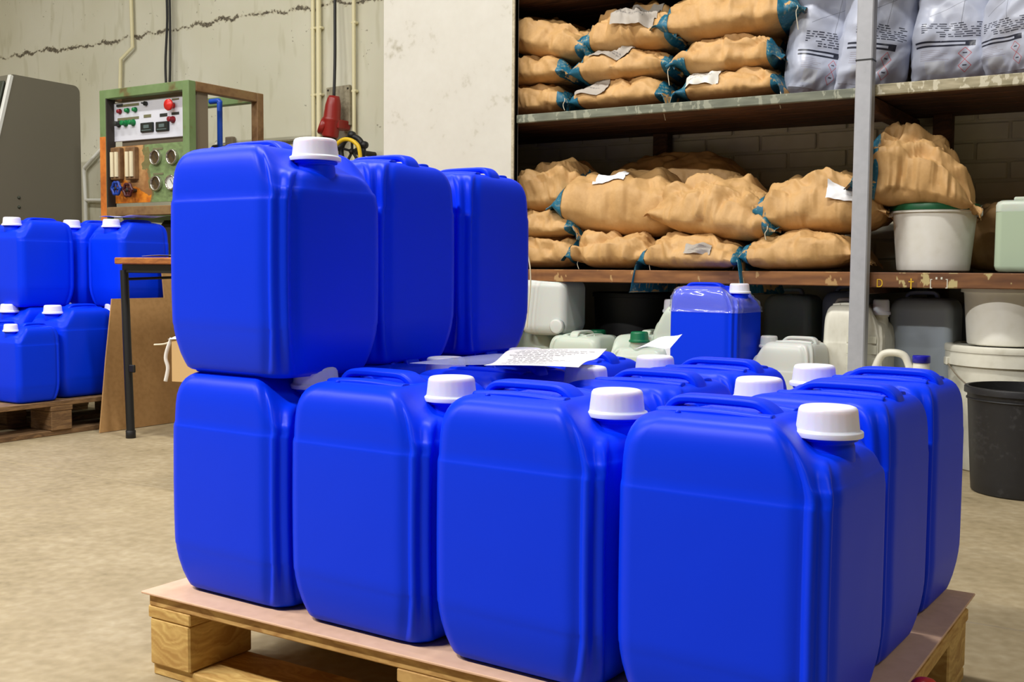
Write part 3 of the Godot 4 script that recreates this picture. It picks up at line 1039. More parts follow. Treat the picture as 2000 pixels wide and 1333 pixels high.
	var spot2 := func(x: float, y: float, z := 0.006) -> Vector3:
		var g: Vector3 = q.call(x, y)
		return Vector3(g.x - lp.x, g.y - lp.y, z)
	var bezel := lathe([Vector2(0.030, -0.004), Vector2(0.038, -0.004), Vector2(0.038, 0.014), Vector2(0.036, 0.018), Vector2(0.032, 0.018), Vector2(0.030, 0.012), Vector2(0.030, -0.004)], 36)
	var face := lathe([Vector2(0, 0.0), Vector2(0.0305, 0.0), Vector2(0.0305, 0.009), Vector2(0.0305, 0.009), Vector2(0, 0.009)], 36)
	for g in [[308, 308, M.gauge_dark], [340.5, 307, M.gauge_dark], [309.4, 358.5, M.gauge_dark], [339, 357, M.gauge_white]]:
		var bz := part(low, "pressure_gauge", bezel, M.chrome, spot2.call(g[0], g[1]), Vector3(90, 0, 0))
		part(bz, "gauge_face", face, g[2])
		part(bz, "needle", cbox(0.003, 0.0015, 0.034, 0.0004), M.label_dark, Vector3(0.004, 0.0105, -0.004), Vector3(0, 38, 0))
	for l in [[310, 291], [311, 340]]:
		part(low, "name_plate", cbox(0.075, 0.01, 0.002, 0.0005), M.label_olive, spot2.call(l[0], l[1], 0.0063))
	for fm in [[235, 321], [264, 320]]:
		var body := part(low, "flow_meter", cbox(0.072, 0.165, 0.03, 0.004), M.unit_brown, spot2.call(fm[0], fm[1], 0.02))
		for dx in [-0.017, 0.017]:
			part(body, "glass_tube", tube(PackedVector3Array([Vector3(dx, -0.068, 0.016), Vector3(dx, 0.058, 0.016)]), 0.012, 14), M.tube_cream)
	for hw in [[244.4, 369.5, M.wheel_blue], [267, 372.7, M.wheel_red]]:
		var ringp := PackedVector3Array()
		for k in 32:
			var an := TAU * k / 32
			var rr := 0.031 + 0.003 * cos(an * 6.0)
			ringp.append(Vector3(cos(an) * rr, 0, sin(an) * rr))
		var wheel := part(low, "valve_wheel", tube(ringp, 0.0075, 10, -1.0, true), hw[2], spot2.call(hw[0], hw[1], 0.055), Vector3(90, 0, 0))
		part(wheel, "spokes", cbox(0.06, 0.008, 0.012, 0.002), hw[2])
		part(wheel, "spokes", cbox(0.012, 0.008, 0.06, 0.002), hw[2])
		part(wheel, "stem", lathe([Vector2(0, -0.056), Vector2(0.009, -0.056), Vector2(0.009, 0.006), Vector2(0, 0.006)], 12), M.unit_dark)
	part(low, "valve_pipe", tube(PackedVector3Array([spot2.call(244.4, 369.5, 0.02), spot2.call(267, 372.7, 0.02)]), 0.012, 10), M.unit_dark)
	# blue riser behind, its elbow, a small fitting, dark pump parts below
	var e0 := at_depth(419, 198, D0 + 0.33) - c
	var e1 := at_depth(429, 198, D0 + 0.33) - c
	var e2 := at_depth(430, 300, D0 + 0.33) - c
	part(o, "blue_pipe", tube(smooth_path([e0 + Vector3(-0.03, 0, 0), e0, e1 + Vector3(-0.003, 0.0, 0), e1 + Vector3(0, -0.03, 0), Vector3(e1.x, e2.y, e1.z), Vector3(e1.x, 0.3, e1.z)], 4), 0.014, 12), M.pipe_blue)
	part(o, "pipe_fitting", tube(PackedVector3Array([e1 + Vector3(-0.045, -0.24, 0), e1 + Vector3(-0.012, -0.24, 0)]), 0.02, 12), M.unit_dark)
	part(o, "pump_housing", cbox(0.30, 0.34, 0.30, 0.02), M.unit_dark, Vector3(0.13, 0.74, -0.25))
	part(o, "pump_tray", cbox(0.5, 0.05, 0.34, 0.01), M.unit_green, Vector3(-0.02, 0.935, -0.24))
	part(o, "base_plate", cbox(rx - lx - 2 * s - 0.004, 0.03, 0.36, 0.004), M.unit_dark, Vector3((lx + rx) / 2, 0.55, -0.25))

func make_wall_services() -> void:
	var wd := 4.575
	# cream conduits
	for q in [[[611.0, -60.0], [612.0, 330.0], 0.011, "thin cream conduit running down wall, outermost of the pair beside the red plug"], [[622.0, -60.0], [623.0, 330.0], 0.014, "thicker cream conduit running down wall beside the red plug cable"], [[691.0, -60.0], [693.5, 330.0], 0.010, "single cream conduit between the red plug and the white partition"]]:
		var a := at_depth(q[0][0], q[0][1], wd)
		var b := at_depth(q[1][0], q[1][1], wd)
		var o := thing("wall_conduit", q[3], "conduit", Vector3(a.x, 0, -wd), 0.0, "cream conduits on the wall")
		part(o, "pipe", tube(PackedVector3Array([Vector3(0, a.y, 0), Vector3(0, b.y - 0.4, 0)]), q[2], 12), M.cream_pipe)
		for y in [1.62, 1.98]:
			part(o, "clip", cbox(q[2] * 2.9, 0.014, 0.03, 0.003), M.cream_pipe, Vector3(0, y, -0.008))
	var cj := thing("jogged_conduit", "cream conduit with a sideways jog above the dosing unit", "conduit", Vector3.ZERO)
	var pts := []
	for p in [[254, -60], [259, 92], [236, 116], [234, 190]]:
		pts.append(at_depth(p[0], p[1], wd))
	part(cj, "pipe", tube(PackedVector3Array(pts), 0.011, 10), M.cream_pipe)
	var wc := thing("white_conduit", "white angled conduit on wall between grey cabinet and dosing unit", "conduit", Vector3.ZERO)
	pts = []
	for p in [[206, 286], [196, 294], [165, 328], [164, 334], [167, 391], [210, 392]]:
		pts.append(at_depth(p[0], p[1], wd))
	part(wc, "pipe", tube(PackedVector3Array(pts), 0.0125, 10), M.white_conduit)
	part(wc, "pipe", tube(PackedVector3Array([pts[4], pts[4] + Vector3(0.0, -0.9, 0.0)]), 0.0125, 10), M.white_conduit)
	# black cables
	var c1 := thing("black_cable", "pair of black cables hanging down to the dosing unit", "cable")
	for dx in [0.0, 0.03]:
		var a1 := at_depth(323, -60, wd - 0.02) + Vector3(dx, 0, 0)
		var a2 := at_depth(327, 210, wd - 0.02) + Vector3(dx * 0.4, 0, 0)
		part(c1, "cable", tube(smooth_path([a1, a1.lerp(a2, 0.35) + Vector3(0.01, 0, 0), a1.lerp(a2, 0.7) + Vector3(-0.012 + dx * 0.8, 0, 0), a2], 5), 0.0075, 8), M.black_rubber)
	# plug and socket plate
	var pl := at_depth(662, 208, 4.585)
	var plate := thing("socket_plate", "worn grey mounting plate on wall behind the red plug", "plate", pl)
	part(plate, "plate", cbox(0.165, 0.215, 0.02, 0.003), M.plate_grey, Vector3(0, 0, -0.002), Vector3(0, 0, 1.5))
	for s in [[-0.07, 0.09], [0.07, 0.09]]:
		part(plate, "screw", lathe([Vector2(0, 0), Vector2(0.006, 0), Vector2(0.004, 0.004), Vector2(0, 0.005)], 10), M.unit_dark, Vector3(s[0], s[1], 0.008), Vector3(90, 0, 0))
	var rp := at_depth(648, 232, 4.50)
	var plug := thing("power_plug", "dark red industrial plug hanging on a black cable", "plug", rp)
	part(plug, "plug_body", lathe([Vector2(0, -0.10), Vector2(0.040, -0.10), Vector2(0.045, -0.09), Vector2(0.047, -0.02), Vector2(0.05, -0.012), Vector2(0.05, 0.0), Vector2(0.046, 0.004), Vector2(0.042, 0.07), Vector2(0.034, 0.105), Vector2(0.028, 0.12), Vector2(0, 0.122)], 28), M.plug_red, Vector3.ZERO, Vector3(0, 0, -8))
	part(plug, "socket_flap", lathe([Vector2(0, -0.02), Vector2(0.045, -0.02), Vector2(0.048, -0.012), Vector2(0.048, 0.006), Vector2(0.04, 0.014), Vector2(0, 0.016)], 28), M.plug_red, Vector3(-0.05, -0.035, 0.02), Vector3(60, 0, 45))
	part(plug, "plug_socket", lathe([Vector2(0, -0.14), Vector2(0.036, -0.14), Vector2(0.036, -0.098), Vector2(0, -0.098)], 24), M.unit_dark, Vector3(-0.004, 0, 0), Vector3(0, 0, -8))
	part(plug, "bracket", cbox(0.06, 0.05, 0.10, 0.006), M.plug_red, Vector3(0.02, -0.03, -0.045))
	var k0 := rp + Vector3(0.016, 0.118, 0)
	var cab := thing("plug_cable", "single black cable running up the wall from the red plug", "cable")
	var k1 := at_depth(655, -60, 4.55)
	part(cab, "cable", tube(smooth_path([k0, k0.lerp(k1, 0.3) + Vector3(0.004, 0, 0), k0.lerp(k1, 0.7), k1], 5), 0.0085, 8), M.black_rubber)
	# valve with hose
	var hw := at_depth(688, 296, 4.40)
	var o2 := thing("valve_handwheel", "black valve handwheel looped with yellow hose, beside the white partition", "valve", hw)
	var rg := PackedVector3Array()
	for k in 40:
		var an := TAU * k / 40
		rg.append(Vector3(cos(an) * 0.075, sin(an) * 0.075, 0))
	part(o2, "wheel", tube(rg, 0.014, 10, -1.0, true), M.black_rubber)
	for k in 5:
		var an2 := TAU * k / 5.0 + 0.35
		part(o2, "lobe", lathe([Vector2(0, -0.018), Vector2(0.018, -0.014), Vector2(0.02, 0.0), Vector2(0.018, 0.014), Vector2(0, 0.018)], 14), M.black_rubber, Vector3(cos(an2) * 0.085, sin(an2) * 0.085, 0), Vector3(90, 0, 0))
		part(o2, "spoke", cbox(0.07, 0.012, 0.012, 0.002), M.black_rubber, Vector3(cos(an2) * 0.037, sin(an2) * 0.037, 0), Vector3(0, 0, rad_to_deg(an2)))
	part(o2, "stem", lathe([Vector2(0, -0.18), Vector2(0.014, -0.18), Vector2(0.014, 0.012), Vector2(0, 0.012)], 14), M.unit_dark, Vector3.ZERO, Vector3(90, 0, 0))
	var ho := thing("yellow_hose", "yellow hose looped over the black valve handwheel", "hose", hw)
	part(ho, "hose", tube(smooth_path([Vector3(-0.13, -0.24, 0.04), Vector3(-0.11, -0.02, 0.045), Vector3(-0.055, 0.042, 0.045), Vector3(0.0, 0.058, 0.045), Vector3(0.06, 0.035, 0.045), Vector3(0.09, -0.02, 0.045), Vector3(0.10, -0.24, 0.04)], 8), 0.0105, 10), M.hose_yellow)
	var mp := at_depth(600, 272, 4.59)
	var rail := thing("wall_rail", "thin dark rail along the wall behind the red plug", "rail", mp)
	part(rail, "bar", cbox(0.5, 0.012, 0.012, 0.002), M.plate_grey, Vector3(-0.05, 0, 0))
	var sb := at_depth(450, 276, 4.58)
	var so := thing("junction_box", "small grey junction box low on wall behind the dosing unit", "box", sb)
	part(so, "case", cbox(0.06, 0.05, 0.03, 0.004), M.box_grey)
	part(so, "cable_tail", tube(PackedVector3Array([Vector3(-0.03, -0.005, 0.0), Vector3(-0.12, -0.01, 0.0)]), 0.008, 8), M.white_conduit)

func make_cabinet() -> void:
	var o := thing("grey_cabinet", "tall grey metal cabinet with sloping front beside the dosing unit", "cabinet", Vector3(-5.3, 0, -3.5), 90.0)
	# outline: x = depth, y = height
	var pts := PackedVector2Array([Vector2(-0.32, 0.0), Vector2(0.40, 0.0), Vector2(0.40, 1.60)])
	for k in 7:
		var an := PI * 0.5 * k / 6.0
		pts.append(Vector2(0.36 + cos(an) * 0.04, 1.62 + sin(an) * 0.04))
	pts.append_array(PackedVector2Array([Vector2(0.0, 1.665), Vector2(-0.32, 0.45)]))
	part(o, "body", prism(pts, 0.75), M.cabinet)
	var sl := Vector2(-0.32, 0.45) - Vector2(0.0, 1.665)
	var ang := rad_to_deg(atan2(sl.x, sl.y))
	part(o, "edge_strip", cbox(0.022, 1.24, 0.022, 0.003), M.bright_edge, Vector3(-0.164, 1.06, -0.008), Vector3(0, 0, 180 - ang))
	part(o, "door", cbox(0.012, 1.18, 0.66, 0.003), M.cabinet_dark, Vector3(-0.171, 1.062, -0.37), Vector3(0, 0, 180 - ang))
	var h := part(o, "door_handle", tube(smooth_path([Vector3(-0.10, 1.42, -0.07), Vector3(-0.14, 1.42, -0.07), Vector3(-0.17, 1.30, -0.07), Vector3(-0.13, 1.30, -0.07)], 4), 0.009, 8), M.bright_edge)
	h.set_meta("label", "bright metal handle")
	for y in [1.03, 0.98]:
		part(o, "rivet", lathe([Vector2(0, 0), Vector2(0.009, 0), Vector2(0.006, 0.006), Vector2(0, 0.007)], 12), M.cabinet_dark, Vector3(0.02, y, 0.0), Vector3(90, 0, 0))

func make_table() -> void:
	var o := thing("work_table", "small work table with wooden top and black steel legs beside cardboard", "table", Vector3(-3.64, 0, -2.82))
	part(o, "table_top", cbox(1.0, 0.026, 0.60, 0.004), M.table_wood, Vector3(0.5, 0.697, -0.30))
	part(o, "apron", cbox(0.97, 0.034, 0.02, 0.002), M.black_paint, Vector3(0.487, 0.667, -0.045))
	part(o, "apron", cbox(0.90, 0.034, 0.02, 0.002), M.black_paint, Vector3(0.5, 0.667, -0.555))
	part(o, "apron", cbox(0.02, 0.034, 0.49, 0.002), M.black_paint, Vector3(0.05, 0.667, -0.30))
	for q in [[0.055, -0.03], [0.94, -0.03], [0.055, -0.56], [0.94, -0.56]]:
		var foot := Vector3(q[0] - (0.0 if q[0] > 0.5 else 0.0), 0.0, q[1] - 0.0)
		var l := part(o, "leg", tube(PackedVector3Array([Vector3(q[0] - 0.045, 0.66, q[1] - 0.01), foot + Vector3(0.008, 0.012, 0.012)]), 0.0165, 14), M.black_paint)
		part(l, "rubber_foot", lathe([Vector2(0, 0), Vector2(0.019, 0), Vector2(0.019, 0.03), Vector2(0, 0.03)], 14), M.black_rubber, foot + Vector3(0.008, 0, 0.012))
	part(o, "brace", tube(PackedVector3Array([Vector3(0.012, 0.625, -0.05), Vector3(0.055, 0.64, -0.55)]), 0.006, 8), M.black_paint)
	var k := part(o, "clip", cbox(0.03, 0.03, 0.012, 0.003), M.black_paint, Vector3(0.075, 0.275, -0.02))
	k.set_meta("label", "small black bracket on leg")
	var pa := part(self, "paper_sheets", quad_sheet([Vector3(-3.44, 0.714, -3.2), Vector3(-2.9, 0.714, -3.2), Vector3(-2.9, 0.714, -2.84), Vector3(-3.50, 0.714, -2.84)], 12, 6, func(u, v): return 0.004 * sin(u * 9.0) * v + 0.002), M.paper_sheet)
	tag(pa, "white paper sheets lying on the small work table", "paper")

# ------------------------------------------------------------------ the rack
func make_rack() -> void:
	var o := thing("storage_rack", "deep wooden storage rack with grey steel post and two loaded shelves", "rack", Vector3(-2.46, 0, -3.9))
	# local: x to the right, z back is negative
	var U := 1.31
	var x0 := -0.66
	var split := 1.43
	var x1 := 2.9
	# upper deck: planks along x, seen from below
	for sec in [[x0, split, 0.0], [split + 0.004, x1, 0.004]]:
		for k in 5:
			part(o, "deck_plank", cbox(sec[1] - sec[0], 0.026, 0.128, 0.003), M.rack_wood, Vector3((sec[0] + sec[1]) / 2, U - 0.016 + sec[2], -0.085 - k * 0.134))
	part(o, "edge_strip", cbox(split - x0, 0.034, 0.016, 0.003), M.rack_edge, Vector3((x0 + split) / 2, U - 0.014, -0.006))
	part(o, "edge_strip", cbox(x1 - split - 0.006, 0.038, 0.02, 0.003), M.rack_edge2, Vector3((split + 0.006 + x1) / 2, U - 0.010, -0.004))
	# lower deck
	for sec in [[x0, split], [split + 0.004, x1]]:
		for k in 5:
			part(o, "deck_plank", cbox(sec[1] - sec[0], 0.024, 0.128, 0.003), M.rack_wood, Vector3((sec[0] + sec[1]) / 2, 0.665, -0.085 - k * 0.134))
	part(o, "front_beam", cbox(split - x0, 0.05, 0.022, 0.003), M.beam_brown, Vector3((x0 + split) / 2, 0.652, -0.009))
	var fb := part(o, "front_beam", cbox(x1 - split - 0.006, 0.052, 0.022, 0.003), M.beam_paint, Vector3((split + 0.006 + x1) / 2, 0.650, -0.009))
	fb.set_meta("label", "brown front beam with painted marks")
	var fbp: Vector3 = fb.position
	for q in [["D", 1718.0, M.yellow_paint, 0.028], ["†", 1780.0, M.yellow_paint, 0.034], ["[", 1818.0, M.white_paint, 0.026], ["]", 1850.0, M.white_paint, 0.026]]:
		var w := at_depth(q[1], 546.0, 3.9 - 0.003) - o.position - fbp
		lettering(fb, q[0], q[3], q[2], Vector3(w.x, w.y - q[3] * 0.5, 0.0116))
	for dx in [1829.0, 1839.0]:
		var w2 := at_depth(dx, 544.0, 3.9 - 0.003) - o.position - fbp
		part(fb, "paint_dab", cbox(0.006, 0.008, 0.001, 0.0003), M.white_paint, Vector3(w2.x, w2.y, 0.0114))
	# posts
	var pf := part(o, "post", cbox(0.056, 2.35, 0.05, 0.004), M.post_steel, Vector3(split - 0.004, 1.175, 0.028))
	pf.set_meta("label", "light grey square steel post")
	part(pf, "joint_seam", cbox(0.0572, 0.006, 0.0512, 0.0005), M.black_paint, Vector3(0, 0.222, 0))
	for x in [x0 + 0.04, 0.36, split + 0.12]:
		part(o, "rear_post", cbox(0.07, 2.35, 0.06, 0.004), M.rack_wood, Vector3(x, 1.175, -0.650), Vector3.ZERO)
	for x in [split - 0.004]:
		for y in [U - 0.055, 0.625]:
			part(o, "cross_bearer", cbox(0.05, 0.05, 0.68, 0.003), M.rack_wood, Vector3(x, y, -0.36))
	# top deck above the view closes the upper bay
	for k in 5:
		part(o, "deck_plank", cbox(x1 - x0, 0.026, 0.128, 0.003), M.rack_wood, Vector3((x0 + x1) / 2, 1.80, -0.085 - k * 0.134))

func sack_row() -> void:
	var U := 1.325
	var g: Material = M.grey_label
	var w: Material = M.paper_label
	var B := "brown paper sacks on the rack"
	# upper shelf, column beside the white partition
	make_sack("lowest brown sack beside the white partition on the upper shelf", Vector3(-2.52, U, -4.16), 2, 0.48, 0.42, 0.135, 101, {"droop": 0.01, "threads": [[1.0, 0.02]]})
	make_sack("middle brown sack beside the white partition on the upper shelf", Vector3(-2.50, U + 0.130, -4.16), -2, 0.46, 0.42, 0.115, 102, {"droop": 0.01})
	make_sack("top brown sack beside the white partition, its end sloping down", Vector3(-2.43, U + 0.242, -4.16), -3, 0.50, 0.42, 0.16, 103, {"tilt": -14.0, "hang": 0.5})
	# second column, grey labels
	make_sack("lowest labelled brown sack in the second column of the upper shelf", Vector3(-2.03, U, -4.15), -3, 0.43, 0.42, 0.115, 104, {"labels": [[-0.8, -0.15, 0.55, 0.995, g]], "hang": 0.9, "droop": 0.012, "threads": [[1.04, 0.03]]})
	make_sack("middle brown sack with slanted grey label in the second column", Vector3(-2.03, U + 0.108, -4.14), 2, 0.43, 0.42, 0.118, 105, {"labels": [[-0.55, 0.25, 0.35, 0.93, g]], "droop": 0.008, "threads": [[1.02, 0.05]]})
	make_sack("top brown sack with drooping grey label in the second column", Vector3(-2.0, U + 0.222, -4.16), -2, 0.42, 0.42, 0.175, 106, {"labels": [[-0.2, 0.62, 0.5, 0.998, g]], "droop": 0.03, "crease": 1.3})
	# third column, white label
	make_sack("lowest brown sack with white label in the third column of the upper shelf", Vector3(-1.58, U, -4.15), 0, 0.42, 0.42, 0.11, 107, {"hang": 0.8, "labels": [[-0.75, -0.1, 0.35, 0.99, w]], "droop": 0.008, "threads": [[1.04, 0.03]]})
	make_sack("middle brown sack in the third column of the upper shelf", Vector3(-1.60, U + 0.103, -4.15), 3, 0.40, 0.42, 0.14, 108, {"crease": 1.35, "droop": 0.012})
	make_sack("top brown sack with wide blue tape leaning towards the white sacks", Vector3(-1.60, U + 0.235, -4.14), 5, 0.54, 0.42, 0.17, 109, {"tilt": 2.0, "tapes": [[-1.103, -0.86], [0.70, 1.103]], "threads": [[1.02, 0.06]]})
	# lower shelf
	var Lo := 0.681
	make_sack("lowest brown sack beside the white partition on the lower shelf", Vector3(-2.42, Lo, -4.14), 3, 0.42, 0.42, 0.13, 111, {"hang": 0.0, "threads": [[1.03, 0.02]]})
	make_sack("middle brown sack beside the white partition on the lower shelf", Vector3(-2.43, Lo + 0.124, -4.14), -2, 0.44, 0.42, 0.125, 112, {"hang": 0.5})
	make_sack("small folded brown sack on top beside the white partition", Vector3(-2.39, Lo + 0.245, -4.16), 8, 0.32, 0.34, 0.20, 113, {"tilt": 8.0, "crease": 1.4, "hang": -0.3, "tapes": [[0.9, 1.103]]})
	make_sack("crumpled brown sack lying under the widest sack of the lower shelf", Vector3(-2.05, Lo, -4.12), 0, 0.37, 0.42, 0.14, 114, {"crease": 1.4, "tapes": [[-1.103, -0.9], [0.9, 1.103]], "threads": [[1.04, 0.04]]})
	make_sack("wide brown sack with torn white label on the lower shelf", Vector3(-2.06, Lo + 0.135, -4.16), 8, 0.56, 0.44, 0.26, 115, {"labels": [[-0.42, 0.05, 0.52, 0.86, M.paper_plain]], "tilt": -4.0, "tapes": [[-1.103, -0.9], [0.80, 1.103]], "crease": 0.7})
	make_sack("large brown sack lying at the back of the lower shelf", Vector3(-1.95, Lo + 0.26, -4.40), 4, 0.62, 0.30, 0.22, 116, {"crease": 0.5, "tapes": []})
	make_sack("brown sack whose blue taped end hangs over the lower shelf", Vector3(-1.68, Lo, -4.08), -3, 0.42, 0.42, 0.135, 117, {"hang": 1.6, "low": -0.09, "droop": 0.02, "labels": [[0.0, 0.5, 0.9, 1.0, g]], "tapes": [[-1.103, -0.9], [0.84, 1.103]]})
	make_sack("bulging brown sack between the two blue tape bands", Vector3(-1.62, Lo + 0.122, -4.12), -4, 0.50, 0.44, 0.22, 118, {"tilt": -7.0, "droop": 0.02, "crease": 1.25, "tapes": [[0.84, 1.103]], "threads": [[1.0, 0.02]]})
	make_sack("long pale brown sack lying next to the steel post", Vector3(-1.285, Lo, -4.09), 2, 0.41, 0.42, 0.135, 119, {"tilt": 2.0, "hang": 0.4, "tapes": [[-1.103, -0.86]], "threads": [[1.03, 0.05]]})
	make_sack("upper brown sack with folded edge behind the steel post", Vector3(-1.24, Lo + 0.135, -4.14), 5, 0.45, 0.44, 0.22, 120, {"labels": [[0.2, 0.75, 0.86, 0.99, M.paper_plain]], "tapes": [[-1.103, -0.88]], "droop": 0.01})
	# sack slumped over the lidded bucket
	make_sack("crumpled brown sack slumped over the green lidded bucket", Vector3(-0.915, 0.905, -4.10), 10, 0.40, 0.34, 0.24, 121, {"tilt": -4.0, "crease": 1.7, "droop": 0.05, "hang": 0.3, "low": -0.06, "taper": 0.35, "tapes": [[-1.103, -0.66]], "threads": [[-0.8, 0.05]]})
	make_sack("small brown sack standing at the back beside the green tinted can", Vector3(-0.66, Lo, -4.42), 0, 0.30, 0.22, 0.24, 122, {"tapes": []})
	make_sack("tall brown sack at the back of the lower shelf above the green tinted can", Vector3(-0.36, Lo, -4.42), 0, 0.32, 0.24, 0.46, 123, {"tapes": []})
	var cd := thing("hanging_cord", "thin beige cord hanging from the lower shelf beside the partition", "cord")
	var c0 := at_depth(1029, 492, 3.84)
	part(cd, "cord", tube(smooth_path([c0, at_depth(1035, 520, 3.84), at_depth(1036, 560, 3.85), at_depth(1031, 610, 3.85), at_depth(1029, 640, 3.85)], 5), 0.003, 7), M.thread)
	# white printed plastic sacks
	make_bag("white plastic sack slumping next to the brown sack with wide tape", Vector3(-1.28, 1.325, -4.10), 38, -6, -9, 0.50, 0.25, 0.17, 131)
	make_bag("white printed plastic sack standing behind the steel post", Vector3(-1.08, 1.325, -4.10), 24, -4, -8, 0.52, 0.26, 0.17, 132)
	make_bag("white printed plastic sack right of the steel post, with hazard diamonds", Vector3(-0.79, 1.333, -4.12), 4, -4, -2, 0.44, 0.31, 0.19, 133, 0.25)
	make_bag("white plastic sack with twisted neck tied at the top", Vector3(-0.58, 1.333, -4.04), -22, -3, 2, 0.40, 0.25, 0.18, 134, 0.72)
	make_bag("white plastic sack furthest along the upper shelf from the partition", Vector3(-0.35, 1.333, -4.16), 0, -4, 2, 0.5, 0.26, 0.17, 135)

func rack_contents() -> void:
	var grp := "plastic containers under and on the rack"
	# lower shelf right of the post
	make_bucket("lidded_bucket", "white bucket with dark green lid under a slumped brown sack", Vector3(-0.845, 0.681, -4.12), 0.122, 0.142, 0.225, M.bucket_white, {"lid": M.green_lid, "rim": 0.022, "wire": [-10.0, 0.03]})
	var gc := thing("square_can", "green tinted square can filled almost to the top", "can", Vector3(-0.50, 0.681, -4.10), 0.0)
	var rows := []
	for q in [[0.0, 0.012], [0.006, 0.004], [0.02, 0.0], [0.20, 0.0]]:
		rows.append(ring(0.125 - q[1], 0.12 - q[1], 0.025, q[0], 0.0))
	rows.append(rows[rows.size() - 1].duplicate())
	var capr := PackedVector3Array()
	for p in rows[0]:
		capr.append(Vector3(p.x * 0.2, 0.2, p.z * 0.2))
	rows.append(capr)
	part(gc, "filled_body", grid(rows, true), M.green_liquid)
	rows = []
	for q in [[0.2, 0.0], [0.222, 0.0], [0.232, 0.004], [0.238, 0.014], [0.238, 0.1]]:
		rows.append(ring(0.125 - q[1], 0.12 - q[1], 0.022, q[0], 0.0))
	part(gc, "empty_top", grid(rows, true), M.milky_green)
	part(gc, "lid", cbox(0.13, 0.014, 0.10, 0.004), M.milky_green, Vector3(-0.01, 0.244, 0.02))
	# floor level, from the partition towards the post
	var mc := thing("square_can", "square milky can sitting on the low cans beside the partition", "can", Vector3(-2.335, 0.405, -4.0), 4)
	var mrows := []
	for q in [[0.0, 0.2], [0.0, 0.04], [0.004, 0.022], [0.012, 0.012], [0.026, 0.004], [0.045, 0.0], [0.195, 0.0], [0.212, 0.004], [0.226, 0.012], [0.234, 0.022], [0.238, 0.04], [0.238, 0.2]]:
		mrows.append(ring(maxf(0.106 - q[1], 0.001), maxf(0.112 - q[1], 0.001), minf(0.03, maxf(0.112 - q[1], 0.001) * 0.4), q[0], 0.0))
	part(mc, "body", grid(mrows, true), M.milky)
	part(mc, "filler_boss", lathe([Vector2(0, -0.01), Vector2(0.03, -0.01), Vector2(0.03, 0.012), Vector2(0.024, 0.016), Vector2(0, 0.016)], 24), M.milky, Vector3(0.075, 0.04, 0.112), Vector3(90, 0, 0))
	var lowc := [
		[-2.46, -4.12, 90.0, 0.98, "milky jerrican under the lying one, next to the partition"],
		[-2.16, -3.98, 90.0, 0.98, "milky jerrican with dark cap under the lying one"],
		[-1.90, -4.0, -84.0, 1.0, "milky jerrican standing between the low cans and the square green can"]]
	for q in lowc:
		make_can("white_jerrican", q[4], "jerrican", Vector3(q[0], 0, q[1]), q[2], grp, M.milky_green, M.green_cap, Vector3(1.0, 1.16 * q[3], 1.0))
	var bin := make_bucket("dark_bin", "black bin in the dark behind the milky jerricans", Vector3(-2.12, 0, -4.36), 0.16, 0.19, 0.58, M.bin_black)
	bin.set_meta("category", "bin")
	var wg := make_can("white_jerrican", "pale green jerrican with green and white label beside the wrapped blue one", "jerrican", Vector3(-1.72, 0, -4.03), 180, grp, M.milky_green, M.cap, Vector3(0.95, 1.50, 0.95))
	part(wg, "product_label", cbox(0.10, 0.085, 0.002, 0.0005), M.paper_plain, Vector3(0.03, 0.225, -0.1218))
	part(wg, "label_stripe", cbox(0.016, 0.09, 0.003, 0.0005), M.green_cap, Vector3(0.09, 0.225, -0.1222))
	# wrapped blue can on a crate
	var cr := thing("wooden_crate", "low wooden crate under the wrapped blue jerrican", "crate", Vector3(-1.53, 0, -3.80))
	part(cr, "top_board", cbox(0.34, 0.02, 0.28, 0.002), M.old_pine, Vector3(0, 0.245, 0))
	for z in [-0.13, 0.13]:
		part(cr, "side_board", cbox(0.34, 0.235, 0.018, 0.002), M.old_pine2, Vector3(0, 0.1175, z))
	for x in [-0.16, 0.16]:
		part(cr, "end_board", cbox(0.24, 0.235, 0.018, 0.002), M.old_pine2, Vector3(x, 0.1175, 0), Vector3(0, 90, 0))
	var bw := make_can("wrapped_jerrican", "blue jerrican with clear film stretched over its top", "jerrican", Vector3(-1.53, 0.256, -3.80), -3, "", M.blue, M.cap)
	var rr := can_rings(0.0022, 0.255)
	var nz := noise(201, 1.0, 2)
	for r in rr:
		for i in r.size():
			var k: float = absf(nz.get_noise_3d(r[i].x * 26.0, r[i].y * 70.0, r[i].z * 26.0)) * 0.010
			r[i] += Vector3(r[i].x, 0.02, r[i].z).normalized() * k
	part(bw, "plastic_film", grid(rr, true, {}, [], 0), M.wrap)
	# dark cans at the back
	make_box_can("square_can", "pale square can standing in shade behind the wrapped blue one", Vector3(-1.43, 0, -4.38), 0, 0.20, 0.2, 0.585, M.milky_green, grp)
	make_box_can("square_can", "bluish square can in shade left of the labelled white jerrican", Vector3(-1.20, 0, -4.40), 0, 0.2, 0.2, 0.60, M.milky_blue, grp)
	var low := make_can("white_jerrican", "low white jerrican with handwriting on its side", "jerrican", Vector3(-1.27, 0, -3.86), 178, grp, M.milky, M.milky, Vector3(0.88, 1.18, 0.85))
	lettering(low, "~gas", 0.028, M.ink, Vector3(0.08, 0.275, -0.1185), Vector3(0, 180, 0))
	var lab := make_can("white_jerrican", "white jerrican with two printed labels behind the steel post", "jerrican", Vector3(-1.075, 0, -4.05), 0, grp, M.cream_plastic, M.cap, Vector3(0.8, 1.54, 0.95))
	for q in [[0.285, 0.016], [0.262, 0.020], [0.234, 0.020]]:
		part(lab, "printed_label", cbox(0.13, q[1], 0.0015, 0.0003), M.can_label, Vector3(0.045, q[0], 0.1205))
